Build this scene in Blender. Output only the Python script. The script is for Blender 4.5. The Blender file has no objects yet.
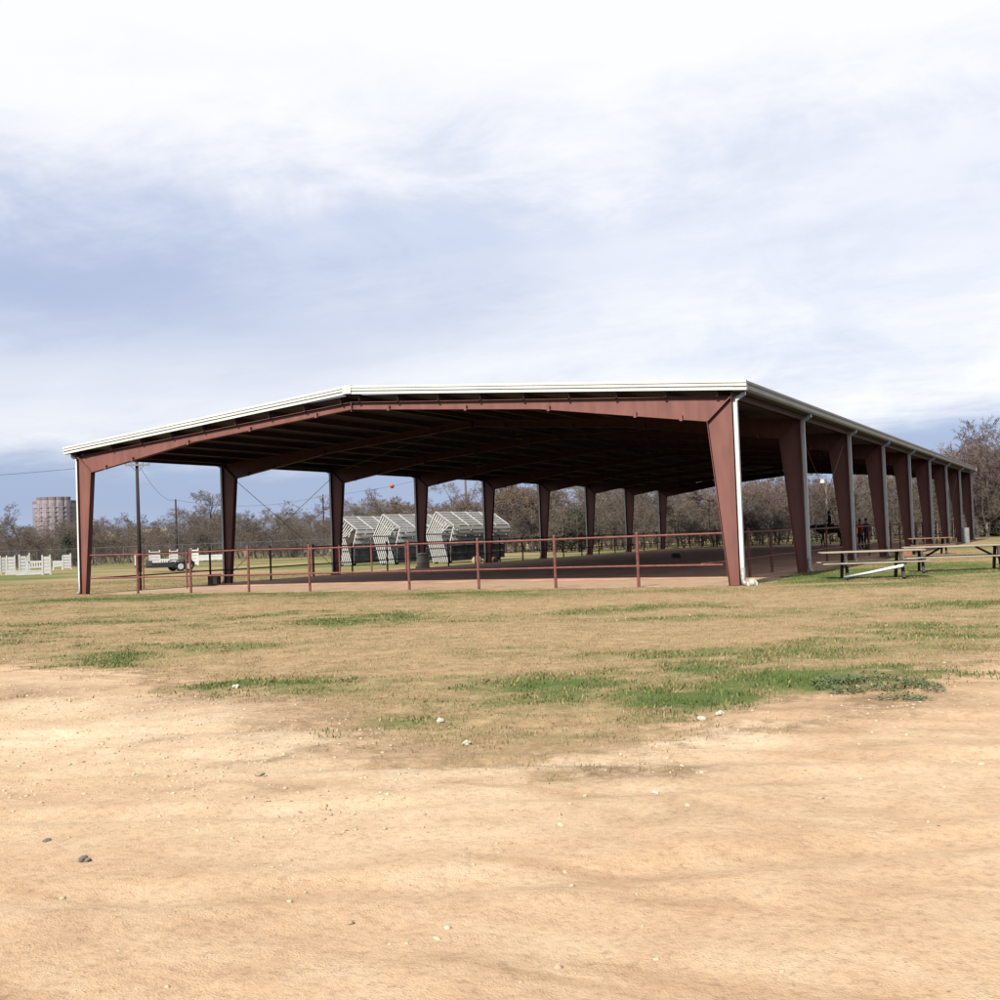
import bpy, bmesh, math, random
import numpy as np
from mathutils import Vector, Matrix
random.seed(7); RNG = np.random.default_rng(11)
sc = bpy.context.scene
COL = sc.collection
PI = math.pi

# ------------------------------------------------------------------ camera
CAM = np.array([32.5256, -29.1558, 1.4938])
YAW, PITCH, ROLL, FPX = -0.485702, 0.0328431, -0.0370514, 1136.31
_f = np.array([math.sin(YAW)*math.cos(PITCH), math.cos(YAW)*math.cos(PITCH), math.sin(PITCH)])
_r = np.array([math.cos(YAW), -math.sin(YAW), 0.0]); _u = np.cross(_r, _f)
CF = _f; CR = math.cos(ROLL)*_r + math.sin(ROLL)*_u; CU = math.cos(ROLL)*_u - math.sin(ROLL)*_r
cam_d = bpy.data.cameras.new('camera'); cam = bpy.data.objects.new('camera', cam_d); COL.objects.link(cam)
m = Matrix.Identity(4)
for i in range(3):
    m[i][0] = CR[i]; m[i][1] = CU[i]; m[i][2] = -CF[i]; m[i][3] = CAM[i]
cam.matrix_world = m
cam_d.sensor_width = 36; cam_d.lens = 36*FPX/1000; cam_d.clip_end = 8000; cam_d.clip_start = 0.1
sc.camera = cam
FH = np.array([math.sin(YAW), math.cos(YAW)]); RH = np.array([math.cos(YAW), -math.sin(YAW)])

def ray(x, y): return CF + CR*(x-500)/FPX - CU*(y-500)/FPX
def gz(x, y, z=0.0):
    d = ray(x, y); return CAM + d*((z-CAM[2])/d[2])
def plane(x, y, ax, v):
    d = ray(x, y); return CAM + d*((v-CAM[ax])/d[ax])
def far(px, D):
    q = CAM[:2] + D*(FH + RH*(px-500)/FPX); return float(q[0]), float(q[1])
def face_cam(x, y):      # rotation about z that turns local -y towards the viewpoint of the photograph
    return math.atan2(y-CAM[1], x-CAM[0]) - PI/2

# ------------------------------------------------------------------ materials
def mat(name, col, rough=0.75, metal=0.0, var=0.25, scale=6.0, bump=0.0, bscale=40.0, col2=None, spec=0.3, stretch=None, dirt=None):
    col = tuple(c*.8 for c in col); col2 = tuple(c*.8 for c in col2) if col2 else None
    M = bpy.data.materials.new(name); M.use_nodes = True
    nt = M.node_tree; b = nt.nodes['Principled BSDF']
    b.inputs['Roughness'].default_value = rough; b.inputs['Metallic'].default_value = metal
    b.inputs['Specular IOR Level'].default_value = spec
    tc = nt.nodes.new('ShaderNodeTexCoord')
    vec = tc.outputs['Object']
    if stretch:
        mp = nt.nodes.new('ShaderNodeMapping'); mp.inputs['Scale'].default_value = stretch
        nt.links.new(vec, mp.inputs['Vector']); vec = mp.outputs['Vector']
    n = nt.nodes.new('ShaderNodeTexNoise'); n.inputs['Scale'].default_value = scale; n.inputs['Detail'].default_value = 6
    nt.links.new(vec, n.inputs['Vector'])
    r = nt.nodes.new('ShaderNodeValToRGB'); r.color_ramp.elements[0].position = .33; r.color_ramp.elements[1].position = .68
    c2 = col2 if col2 else tuple(min(1, c*(1+var)) for c in col)
    c1 = tuple(c*(1-var) for c in col) if not col2 else col
    r.color_ramp.elements[0].color = (*c1, 1); r.color_ramp.elements[1].color = (*c2, 1)
    nt.links.new(n.outputs['Fac'], r.inputs['Fac'])
    out = r.outputs['Color']
    if dirt:      # (colour, top height in object z): splashed soil and rust near the foot
        sp = nt.nodes.new('ShaderNodeSeparateXYZ'); nt.links.new(tc.outputs['Object'], sp.inputs[0])
        n3 = nt.nodes.new('ShaderNodeTexNoise'); n3.inputs['Scale'].default_value = 5; n3.inputs['Detail'].default_value = 5
        nt.links.new(tc.outputs['Object'], n3.inputs['Vector'])
        ma = nt.nodes.new('ShaderNodeMath'); ma.operation = 'MULTIPLY_ADD'; ma.inputs[1].default_value = dirt[1]*1.2; nt.links.new(n3.outputs['Fac'], ma.inputs[0])
        nt.links.new(sp.outputs['Z'], ma.inputs[2])
        mr = nt.nodes.new('ShaderNodeMapRange'); mr.inputs[1].default_value = dirt[1]*.7; mr.inputs[2].default_value = dirt[1]*1.6
        mr.inputs[3].default_value = dirt[2]; mr.inputs[4].default_value = 0
        nt.links.new(ma.outputs[0], mr.inputs[0])
        mx = nt.nodes.new('ShaderNodeMix'); mx.data_type = 'RGBA'; nt.links.new(mr.outputs[0], mx.inputs[0])
        nt.links.new(out, mx.inputs[6]); mx.inputs[7].default_value = (*dirt[0], 1); out = mx.outputs[2]
    nt.links.new(out, b.inputs['Base Color'])
    if bump:
        n2 = nt.nodes.new('ShaderNodeTexNoise'); n2.inputs['Scale'].default_value = bscale; n2.inputs['Detail'].default_value = 5
        nt.links.new(vec, n2.inputs['Vector'])
        bp = nt.nodes.new('ShaderNodeBump'); bp.inputs['Strength'].default_value = bump; bp.inputs['Distance'].default_value = .02
        nt.links.new(n2.outputs['Fac'], bp.inputs['Height']); nt.links.new(bp.outputs['Normal'], b.inputs['Normal'])
    return M

RED = mat('red_oxide_paint', (.195, .080, .065), .6, 0, .17, 2.2, .08, 30, stretch=(1.6, 1.6, .35), dirt=((.13, .047, .028), .8, .6))
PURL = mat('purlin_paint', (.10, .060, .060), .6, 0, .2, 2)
ROOFU = mat('roof_sheet', (.060, .046, .056), .7, 0, .2, .8)  # under-roof shade is put into this dark sheet colour
WHITE = mat('white_trim_paint', (.66, .65, .60), .45, 0, .05, 2)
GUTT = mat('gutter_paint', (.40, .37, .33), .5, 0, .1, 1.2)
SPOUT = mat('downspout_paint', (.64, .64, .62), .45, 0, .06, 3, dirt=((.32, .30, .26), .7, .7))
BOOT = mat('downspout_boot_metal', (.36, .35, .34), .5, .2, .35, 14)
TOEB = mat('grey_toe_board', (.20, .20, .20), .7, 0, .4, 2.5)
GALV = mat('dull_galvanised_wire', (.13, .13, .13), .7, 0, .15, 6)
STEEL = mat('dark_cable_steel', (.12, .11, .11), .6, .5, .2, 8)
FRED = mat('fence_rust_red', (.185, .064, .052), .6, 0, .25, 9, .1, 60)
FDRK = mat('fence_rust_with_shade', (.08, .04, .038), .7, 0, .3, 9)  # rust red with the shelter's shade painted in, for shaded arena fences
CONC = mat('pale_stone', (.46, .44, .37), .9, 0, .2, 9, .4, 30)
WOODP = mat('utility_pole_wood', (.035, .027, .024), .9, 0, .3, 10, .3, 60, stretch=(1, 1, .1))
WOODL = mat('pole_brown_wood', (.14, .085, .06), .9, 0, .3, 10, .3, 60, stretch=(1, 1, .1))
GREYM = mat('pale_grey_metal', (.26, .26, .26), .6, .1, .15, 6)
ALU = mat('weathered_aluminium', (.25, .25, .24), .6, .1, .2, 3)
ALUW = mat('white_frame_and_plank_light', (.50, .50, .475), .5, .1, .12, 4)
DARKM = mat('dark_metal', (.045, .045, .05), .6, .3, .3, 8)
RUB = mat('tyre_rubber', (.02, .02, .022), .9, 0, .2, 12)
RIM = mat('white_wheel_rim', (.62, .62, .62), .4, .2, .1, 8)
JUMP = mat('white_jump_paint', (.62, .61, .57), .6, 0, .1, 5)
TPLANK = mat('weathered_table_plank', (.32, .275, .205), .85, 0, .25, 7, .2, 40, stretch=(.3, 3, 3))
TWOOD = mat('orange_table_wood', (.26, .13, .065), .8, 0, .25, 7, .2, 40)
TLEG = mat('dark_table_leg', (.05, .042, .04), .8, 0, .3, 9)
PVC = mat('white_pole_plastic', (.80, .80, .79), .4, 0, .04, 4)
BARR = mat('beige_barrel', (.60, .51, .38), .7, 0, .15, 5)
CRATE = mat('brown_crate_wood', (.14, .075, .055), .85, 0, .3, 6, .3, 30)
PALEW = mat('pale_crate_panel', (.30, .23, .21), .85, 0, .2, 6)
BARK = mat('grey_brown_bark', (.085, .066, .056), .95, 0, .3, 5)
TWIG1 = mat('grey_brown_twigs', (.160, .128, .114), .95, 0, .22, .5)
TWIG2 = mat('reddish_twigs', (.172, .122, .110), .95, 0, .2, .5)
TWIG3 = mat('tan_twigs', (.175, .140, .104), .95, 0, .22, .5)
LEAFT = mat('dry_oak_leaves', (.15, .092, .052), .9, 0, .3, 2)
LEAFG = mat('cedar_leaves', (.040, .044, .028), .9, 0, .3, 1.5)
LEAFB = mat('brush_leaves', (.085, .105, .045), .9, 0, .35, .6)
TOWER = mat('tower_concrete_in_haze', (.29, .258, .27), .85, 0, .06, .1)  # distance haze painted into the wall tone and the window strips
TOWERD = mat('tower_dark_crown', (.19, .15, .16), .85, 0, .1, .1)
TGLASS = mat('tower_window_strip', (.265, .225, .245), .6, 0, .2, .3)
BEIGE = mat('beige_wall', (.34, .28, .19), .85, 0, .1, .5)
SKIN = mat('skin', (.42, .25, .18), .6, 0, .05, 8)
REDC = mat('red_cloth', (.52, .02, .03), .85, 0, .12, 8)
NAVY = mat('navy_cloth', (.022, .026, .042), .85, 0, .2, 8)
BLACKC = mat('black_cloth', (.015, .015, .018), .9, 0, .2, 8)
HAIRM = mat('dark_hair', (.02, .015, .012), .7, 0, .2, 20)
HORSE = mat('dark_bay_horse_coat', (.030, .017, .012), .55, 0, .3, 4)
BALL = mat('red_ball_paint', (.48, .07, .05), .5, 0, .1, 6)
LAMPM = mat('lamp_housing', (.22, .16, .09), .5, 0, .2, 9)
ROCKD = mat('grey_rock', (.17, .14, .115), .9, 0, .3, 20, .5, 60)
ROCKW = mat('white_limestone', (.50, .45, .36), .9, 0, .15, 20, .5, 60)
ROCKT = mat('tan_boulder', (.33, .24, .17), .9, 0, .2, 6, .4, 20)

# ------------------------------------------------------------------ mesh builder
class MB:
    def __init__(s): s.v = []; s.f = []; s.mi = []
    def add(s, vs, fs, mi=0):
        o = len(s.v); s.v += [tuple(map(float, q)) for q in vs]
        s.f += [tuple(i+o for i in f) for f in fs]; s.mi += [mi]*len(fs); return s
    def box(s, x0, x1, y0, y1, z0, z1, mi=0):
        vs = [(x0,y0,z0),(x1,y0,z0),(x1,y1,z0),(x0,y1,z0),(x0,y0,z1),(x1,y0,z1),(x1,y1,z1),(x0,y1,z1)]
        return s.add(vs, [(3,2,1,0),(4,5,6,7),(0,1,5,4),(1,2,6,5),(2,3,7,6),(3,0,4,7)], mi)
    def bar(s, a, b, w, h, up=(0,0,1), mi=0):       # rectangular bar from a to b
        a = Vector(a); b = Vector(b); d = (b-a).normalized(); up = Vector(up)
        sd = d.cross(up)
        if sd.length < 1e-4: sd = d.cross(Vector((1,0,0)))
        sd.normalize(); u = sd.cross(d).normalized()
        vs = []
        for q in (a, b):
            for i, j in ((-1,-1),(1,-1),(1,1),(-1,1)): vs.append(q + sd*(w/2*i) + u*(h/2*j))
        return s.add(vs, [(3,2,1,0),(4,5,6,7),(0,1,5,4),(1,2,6,5),(2,3,7,6),(3,0,4,7)], mi)
    def tube(s, pts, r, n=8, mi=0, caps=True):
        pts = [Vector(q) for q in pts]; rs = r if isinstance(r, (list, tuple)) else [r]*len(pts)
        vs = []; fs = []
        prev = None
        for i, q in enumerate(pts):
            d = (pts[min(i+1, len(pts)-1)] - pts[max(i-1, 0)]).normalized()
            if prev is None:
                ref = Vector((0,0,1)) if abs(d.z) < .9 else Vector((1,0,0))
                sd = d.cross(ref).normalized()
            else:
                sd = (prev - d*prev.dot(d)).normalized()
            prev = sd; u = sd.cross(d)
            for k in range(n):
                a = 2*PI*k/n; vs.append(q + (sd*math.cos(a) + u*math.sin(a))*rs[i])
        for i in range(len(pts)-1):
            for k in range(n):
                k2 = (k+1) % n; fs.append((i*n+k, (i+1)*n+k, (i+1)*n+k2, i*n+k2))
        if caps:
            fs.append(tuple(range(n))); fs.append(tuple((len(pts)-1)*n + k for k in reversed(range(n))))
        return s.add(vs, fs, mi)
    def lathe(s, prof, n=20, c=(0,0), mi=0):         # prof: (r, z) bottom to top
        vs = []; fs = []
        for r, z in prof:
            for k in range(n):
                a = 2*PI*k/n; vs.append((c[0]+r*math.cos(a), c[1]+r*math.sin(a), z))
        for i in range(len(prof)-1):
            for k in range(n):
                k2 = (k+1) % n; fs.append((i*n+k, i*n+k2, (i+1)*n+k2, (i+1)*n+k))
        fs.append(tuple(reversed(range(n)))); fs.append(tuple((len(prof)-1)*n+k for k in range(n)))
        return s.add(vs, fs, mi)
    def prism(s, poly, y0, y1, mi=0):                # polygon in xz extruded in y
        n = len(poly); vs = [(x, y0, z) for x, z in poly] + [(x, y1, z) for x, z in poly]
        fs = [tuple(range(n)), tuple(reversed(range(n, 2*n)))]
        for i in range(n):
            j = (i+1) % n; fs.append((j, i, i+n, j+n))
        return s.add(vs, fs, mi)
    def prism_x(s, poly, x0, x1, mi=0):              # polygon in yz extruded in x
        n = len(poly); vs = [(x0, y, z) for y, z in poly] + [(x1, y, z) for y, z in poly]
        fs = [tuple(reversed(range(n))), tuple(range(n, 2*n))]
        for i in range(n):
            j = (i+1) % n; fs.append((i, j, j+n, i+n))
        return s.add(vs, fs, mi)
    def build(s, name, mats, parent=None, smooth=False, bevel=0):
        me = bpy.data.meshes.new(name); me.from_pydata(s.v, [], s.f)
        mats = mats if isinstance(mats, (list, tuple)) else [mats]
        for q in mats: me.materials.append(q)
        if len(mats) > 1: me.polygons.foreach_set('material_index', s.mi)
        bm = bmesh.new(); bm.from_mesh(me); bmesh.ops.recalc_face_normals(bm, faces=bm.faces); bm.to_mesh(me); bm.free()
        if smooth: me.polygons.foreach_set('use_smooth', [True]*len(me.polygons))
        o = bpy.data.objects.new(name, me); COL.objects.link(o)
        if parent: o.parent = parent
        if bevel:
            b = o.modifiers.new('bevel', 'BEVEL'); b.width = bevel; b.segments = 1; b.limit_method = 'ANGLE'
        return o

def tag(o, label=None, cat=None, group=None, kind=None):
    if label: o['label'] = label
    if cat: o['category'] = cat
    if group: o['group'] = group
    if kind: o['kind'] = kind
    return o
def thing(name, label, cat, loc=(0,0,0), rz=0, group=None):
    o = bpy.data.objects.new(name, None); COL.objects.link(o); o.empty_display_size = .2
    o.location = loc; o.rotation_euler = (0, 0, rz)
    return tag(o, label, cat, group)
def children(o): return [c for c in bpy.data.objects if c.parent == o]
def copy_tree(o, parent=None):
    kids = children(o)
    c = o.copy(); COL.objects.link(c); c.parent = parent
    for ch in kids: copy_tree(ch, c)
    return c
def np_mesh(name, V, Fq, mats, parent=None, nside=4, attrs=None, mi=None):
    me = bpy.data.meshes.new(name); nf = len(Fq)
    me.vertices.add(len(V)); me.vertices.foreach_set('co', np.asarray(V, np.float32).ravel())
    me.loops.add(nf*nside); me.loops.foreach_set('vertex_index', np.asarray(Fq, np.int32).ravel())
    me.polygons.add(nf)
    me.polygons.foreach_set('loop_start', np.arange(0, nf*nside, nside, dtype=np.int32))
    me.polygons.foreach_set('loop_total', np.full(nf, nside, np.int32))
    for q in (mats if isinstance(mats, (list, tuple)) else [mats]): me.materials.append(q)
    if mi is not None: me.polygons.foreach_set('material_index', np.asarray(mi, np.int32))
    for k, a in (attrs or {}).items():
        at = me.attributes.new(k, 'FLOAT', 'POINT'); at.data.foreach_set('value', np.asarray(a, np.float32).ravel())
    me.update(); me.validate()
    o = bpy.data.objects.new(name, me); COL.objects.link(o)
    if parent: o.parent = parent
    return o

# numpy value noise
def vnoise(x, y, seed=0):
    xi = np.floor(x).astype(np.int64); yi = np.floor(y).astype(np.int64); xf = x-xi; yf = y-yi
    def h(a, b):
        n = (a*374761393 + b*668265263 + seed*1442695041) & 0xffffffff
        n = ((n ^ (n >> 13))*1274126177) & 0xffffffff
        return ((n ^ (n >> 16)) & 0xffff)/65535.0
    u = xf*xf*(3-2*xf); v = yf*yf*(3-2*yf)
    return (h(xi, yi)*(1-u)+h(xi+1, yi)*u)*(1-v) + (h(xi, yi+1)*(1-u)+h(xi+1, yi+1)*u)*v
def fbm(x, y, seed=0, o=4):
    t = 0; a = .5; s = 0
    for i in range(o):
        t = t + a*vnoise(x, y, seed+i*17); s += a; x = x*2.03+11.3; y = y*2.03+5.7; a *= .5
    return t/s

# ------------------------------------------------------------------ ground
W, H, L = 24.1344, 5.056, 7.62
def sd(x, y):            # lateral / forward distance of a ground point from the dirt lot's edge line
    dx = x-CAM[0]; dy = y-CAM[1]
    return dx*RH[0]+dy*RH[1], dx*FH[0]+dy*FH[1]
_edge = [gz(*q) for q in ((0,668),(60,678),(130,684),(220,690),(300,722),(380,762),(470,772),(560,770),(640,752),(720,738),(860,724),(940,704),(1000,688))]
_es = [sd(q[0], q[1]) for q in _edge]
ES = np.array([-40]+[q[0] for q in _es]+[40]); ED = np.array([22]+[q[1] for q in _es]+[24])
_o = np.argsort(ES); ES = ES[_o]; ED = ED[_o]
GREEN = [  # px centre, half width, half height, strength
 (335,619,115,8,.72),(100,664,60,10,.5),(300,679,90,7,.62),(560,688,75,12,1.1),(700,702,75,16,1.5),(650,690,60,9,1.0),(860,693,60,8,1.1),
 (945,677,85,14,1.15),(790,688,130,16,.7),(1010,664,80,14,.9),(700,668,80,7,.7),(350,731,32,6,1.0),(400,722,60,9,.6),(180,594,140,9,.65),(880,628,130,13,.5),(930,655,100,12,.5),(950,602,90,10,.55),(60,603,110,9,.5),(40,628,110,10,.4),(250,600,160,7,.45),(650,611,140,6,.35),(480,595,260,4,.55),
 (860,575,160,8,1.0),(975,570,80,12,1.0),(30,580,120,6,.7),(120,575,150,4,.8),(960,546,60,4,1.0),(560,700,40,8,.8),(420,700,60,6,.5),(300,640,200,8,.25),(760,650,200,9,.3)]
_gp = []
for cx, cy, hw, hh, st in GREEN:
    q = gz(cx, cy); s_, d_ = sd(q[0], q[1]); a = gz(cx, cy-hh); b = gz(cx, cy+hh)
    _gp.append((s_, d_, hw*d_/FPX, max(.3, (sd(a[0], a[1])[1]-sd(b[0], b[1])[1])/2), st))
PALE = [(110,735,170,28,1.),(260,752,90,22,.9),(60,705,120,10,.7),(620,762,110,16,1.),(700,742,60,7,1.),(430,770,160,14,.7),(820,790,160,20,.35),(300,820,240,26,.4)]
DEAD = [(330,722,90,14,1.),(300,752,34,6,.9),(150,742,36,5,.7),(470,742,130,22,1.),(612,773,70,12,1.),(190,698,90,9,.9),(560,718,130,10,.9),(905,708,90,8,.9),(430,702,170,10,.9),(40,690,80,6,.7),(760,728,70,6,.8),(640,822,60,6,.35),(250,788,30,4,.5),(880,745,50,4,.5)]
def _blobs(lst):
    o = []
    for cx, cy, hw, hh, st in lst:
        q = gz(cx, cy); s_, d_ = sd(q[0], q[1]); a = gz(cx, cy-hh); b = gz(cx, cy+hh)
        o.append((s_, d_, hw*d_/FPX, max(.15, (sd(a[0], a[1])[1]-sd(b[0], b[1])[1])/2), st))
    return o
_pp, _dp = _blobs(PALE), _blobs(DEAD)
def patches(x, y, pl, seed):
    s, d = sd(x, y); s = s+(fbm(x*1.1, y*1.1, seed)-.5)*1.6; d = d+(fbm(x*1.3, y*1.3, seed+3)-.5)*1.3
    g = np.zeros_like(x)
    for a, b, ra, rb, st in pl: g = np.maximum(g, st*np.exp(-(((s-a)/ra)**2+((d-b)/rb)**2)))
    return np.clip(g*(.45+1.1*fbm(x*2.7, y*2.7, seed+9)), 0, 1)
def masks(x, y):
    s, d = sd(x, y)
    n1 = fbm(x*.55, y*.55, 3); n2 = fbm(x*2.1, y*2.1, 9); n3 = fbm(x*.16, y*.16, 21)
    db = np.interp(s, ES, ED)
    t = (d-db + (n1-.5)*3.6 + (n2-.5)*2.0)
    turf = np.clip(t/3.0+.35, 0, 1)
    # track leading along the front of the shelter and bare strip below its roof
    ins = (x > -.4) & (x < W+.3) & (y > -.55) & (y < 66)
    edge = np.minimum(np.minimum(x+.2, W+.1-x), np.minimum(y+.35, 64-y)) + (n2-.5)*1.5 + (n1-.5)*1.2
    bare = np.clip(edge/.5, 0, 1)
    turf = turf*(1-bare)
    turf = np.maximum(turf, .46*patches(x, y, _dp, 71)*(1-bare))
    g = np.zeros_like(x)
    for a, b, ra, rb, st in _gp:
        q = ((s-a)/ra)**2 + ((d-b)/rb)**2
        g = np.maximum(g, st*np.exp(-q*.75))
    n4 = fbm(s*.35+7, d*.9, 44); g = np.clip(g*(.15+1.35*n1*(.55+.9*n2)) + (n1-.5)*.45 + (n4-.5)*1.15 + (n2-.5)*.6 + .15, 0, 1.2)
    g = np.where(d > 46, np.clip(.52+(n3-.5)*1.4+(n1-.5)*.5, 0, 1), g)
    return turf, g, bare
def relief(x, y):
    s, d = sd(x, y)
    _, _, bare = masks(x, y)
    h = (fbm(x*.22, y*.22, 5)-.5)*.16 + (fbm(x*1.3, y*1.3, 6)-.5)*.035 + (fbm(x*5, y*5, 8, 3)-.5)*.012
    for off, sl_, b0 in ((0, .05, 5.2), (1.55, .05, 5.2), (0, -.16, 7.4), (1.6, -.16, 7.4)):      # shallow wheel ruts across the lot
        e_ = d-(b0+off+sl_*s+.25*np.sin(s*.5+b0)); h = h-.020*np.exp(-(e_/.13)**2)+.010*np.exp(-((np.abs(e_)-.24)/.09)**2)
    h = h+np.where(d < 16, (fbm(x*3.1, y*3.1, 15, 3)-.5)*.03, 0)
    k = np.clip((60-d)/30, 0, 1)*(1-np.clip(bare, 0, 1))
    # keep the shelter's own footprint level
    lv = np.clip(np.maximum(np.maximum(-x-.6, x-W-.6), np.maximum(-y-.6, y-65))/2.5, 0, 1)
    return h*k*lv
def axis(lo, hi, f0, f1, step, grow=1.12):
    a = list(np.arange(f0, f1, step)); st = step
    while a[-1] < hi: st *= grow; a.append(a[-1]+st)
    st = step; pre = []; q = f0
    while q > lo: st *= grow; q -= st; pre.append(q)
    return np.array(pre[::-1]+a)
gx = axis(-4500, 4500, 17, 40, .075, 1.07); gy = axis(-1500, 5500, -28, -10, .07, 1.05)
X, Y = np.meshgrid(gx, gy); nx, ny = len(gx), len(gy)
xf, yf = X.ravel(), Y.ravel()
turf, green, bare = masks(xf, yf); Z = relief(xf, yf)
idx = np.arange(nx*ny).reshape(ny, nx)
FQ = np.stack([idx[:-1,:-1], idx[:-1,1:], idx[1:,1:], idx[1:,:-1]], -1).reshape(-1, 4)

def ground_mat(name, blade=False):
    M = bpy.data.materials.new(name); M.use_nodes = True; nt = M.node_tree; N = nt.nodes; K = nt.links
    b = N['Principled BSDF']; b.inputs['Roughness'].default_value = .95; b.inputs['Specular IOR Level'].default_value = .12
    geo = N.new('ShaderNodeNewGeometry')
    def noise(sc_, det=6, rough=.6, vec=None, dim=None):
        n = N.new('ShaderNodeTexNoise'); n.inputs['Scale'].default_value = sc_; n.inputs['Detail'].default_value = det; n.inputs['Roughness'].default_value = rough
        K.new(vec or geo.outputs['Position'], n.inputs['Vector']); return n.outputs['Fac']
    def ramp(fac, stops):
        r = N.new('ShaderNodeValToRGB'); e = r.color_ramp.elements
        e[0].position = stops[0][0]; e[0].color = (*stops[0][1], 1); e[1].position = stops[-1][0]; e[1].color = (*stops[-1][1], 1)
        for p_, c in stops[1:-1]: q = e.new(p_); q.color = (*c, 1)
        K.new(fac, r.inputs[0]); return r.outputs[0]
    def mix(f, a, c, mode='MIX'):
        mx = N.new('ShaderNodeMix'); mx.data_type = 'RGBA'; mx.blend_type = mode
        if isinstance(f, float): mx.inputs[0].default_value = f
        else: K.new(f, mx.inputs[0])
        K.new(a, mx.inputs[6])
        if isinstance(c, tuple): mx.inputs[7].default_value = (*c, 1)
        else: K.new(c, mx.inputs[7])
        return mx.outputs[2]
    def mp(v, a, b_, c, d):
        r = N.new('ShaderNodeMapRange'); K.new(v, r.inputs[0])
        for i, q in enumerate((a, b_, c, d)): r.inputs[i+1].default_value = q
        return r.outputs[0]
    def math2(op, a, c):
        q = N.new('ShaderNodeMath'); q.operation = op
        for i, z in enumerate((a, c)):
            if isinstance(z, (int, float)): q.inputs[i].default_value = z
            else: K.new(z, q.inputs[i])
        return q.outputs[0]
    def attr(n):
        a = N.new('ShaderNodeAttribute'); a.attribute_name = n; return a.outputs['Fac']
    if blade:
        dry = ramp(attr('rnd'), [(0, (.25, .170, .092)), (.5, (.375, .263, .145)), (1, (.49, .365, .21))])
        grn = ramp(attr('rnd'), [(0, (.075, .115, .024)), (.6, (.130, .165, .046)), (1, (.20, .205, .075))])
        f = mp(attr('green'), .18, .9, 0, .97)
        grn = mix(mp(attr('green'), .6, 1.1, 0, .7), grn, (.070, .125, .030))
        K.new(mix(1.0, mix(f, dry, grn), (.8, .8, .8), 'MULTIPLY'), b.inputs['Base Color'])
        b.inputs['Roughness'].default_value = .8
        return M
    n_big = noise(.35, 5); n_mid = noise(2.2, 7, .65); n_fine = noise(22, 6, .7); n_vf = noise(90, 3, .7)
    # sandy lot: peach caliche with paler scraped and darker pinkish patches
    d1 = ramp(n_big, [(.30, (0.3740, 0.2481, 0.1506)), (.46, (0.4674, 0.3230, 0.2008)), (.62, (0.5281, 0.3886, 0.2611))])
    d2 = ramp(n_mid, [(.28, (0.3459, 0.2201, 0.1305)), (.5, (0.4768, 0.3324, 0.2109)), (.72, (0.5610, 0.4308, 0.3011))])
    dirt = mix(.55, d1, d2)
    # long dragged streaks left by wheels
    mpn = N.new('ShaderNodeMapping'); mpn.inputs['Rotation'].default_value = (0, 0, -.49); mpn.inputs['Scale'].default_value = (.22, 1.7, 1)
    K.new(geo.outputs['Position'], mpn.inputs['Vector'])
    streak = noise(1.5, 6, .62, mpn.outputs['Vector'])
    dirt = mix(mp(streak, .54, .68, 0, .5), dirt, (0.2720, 0.1666, 0.0918))
    dirt = mix(math2('MULTIPLY', attr('pale'), mp(noise(3.7, 8, .75), .3, .6, .2, 1)), dirt, (.60, .49, .345))
    dirt = mix(math2('MULTIPLY', attr('dead'), mp(noise(8, 8, .8), .34, .55, 0, .95)), dirt, (.185, .122, .070))
    fine = ramp(n_fine, [(.28, (.70, .68, .67)), (.48, (1, 1, 1)), (.75, (1.14, 1.14, 1.13))])
    dirt = mix(1.0, dirt, fine, 'MULTIPLY')
    vor = N.new('ShaderNodeTexVoronoi'); vor.inputs['Scale'].default_value = 30; K.new(geo.outputs['Position'], vor.inputs['Vector'])
    speck = mp(vor.outputs['Distance'], .09, .17, 1, 0)
    speck = math2('MULTIPLY', speck, mp(noise(1.1, 4), .52, .64, 0, .7))
    dirt = mix(speck, dirt, (0.4216, 0.3536, 0.2584))
    vor2 = N.new('ShaderNodeTexVoronoi'); vor2.inputs['Scale'].default_value = 17; K.new(geo.outputs['Position'], vor2.inputs['Vector'])
    sp2 = math2('MULTIPLY', mp(vor2.outputs['Distance'], .07, .15, 1, 0), mp(noise(2.3, 4), .50, .66, 0, .75))
    dirt = mix(sp2, dirt, (0.1632, 0.1020, 0.0612))
    # soil below the roof edge
    bcol = ramp(n_mid, [(.3, (.37, .25, .165)), (.7, (.50, .355, .245))])
    dirt = mix(attr('bare'), dirt, bcol)
    # turf
    dry = ramp(noise(3.1, 8, .7), [(.28, (.235, .158, .090)), (.5, (.355, .25, .140)), (.72, (.46, .34, .20))])
    grn = ramp(noise(2.7, 8, .7), [(.3, (.095, .125, .034)), (.7, (.155, .175, .060))])
    grn = mix(mp(attr('green'), .6, 1.1, 0, .7), grn, (.080, .125, .034))
    gf = math2('ADD', attr('green'), mp(noise(6, 6, .75), .3, .7, -.28, .28))
    tcol = mix(mp(gf, .22, .85, 0, 1), dry, grn)
    tcol = mix(1.0, tcol, ramp(n_fine, [(.3, (.66, .66, .64)), (.7, (1.12, 1.12, 1.1))]), 'MULTIPLY')
    tf = math2('ADD', attr('turf'), mp(noise(4.5, 8, .75), .3, .7, -.42, .42))
    tf = mp(tf, .32, .66, 0, 1)
    tf = math2('MULTIPLY', tf, mp(attr('turf'), .02, .2, 0, 1))
    # dead, trampled thatch where the turf gives out
    thatch = mix(mp(noise(7, 8, .75), .35, .65, 0, 1), dry, (0.1836, 0.1292, 0.0748))
    tcol = mix(mp(attr('turf'), .45, .85, 1, 0), tcol, thatch)
    K.new(mix(1.0, mix(tf, dirt, tcol), (.8, .8, .8), 'MULTIPLY'), b.inputs['Base Color'])
    vg = N.new('ShaderNodeTexVoronoi'); vg.inputs['Scale'].default_value = 75; K.new(geo.outputs['Position'], vg.inputs['Vector'])
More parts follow.
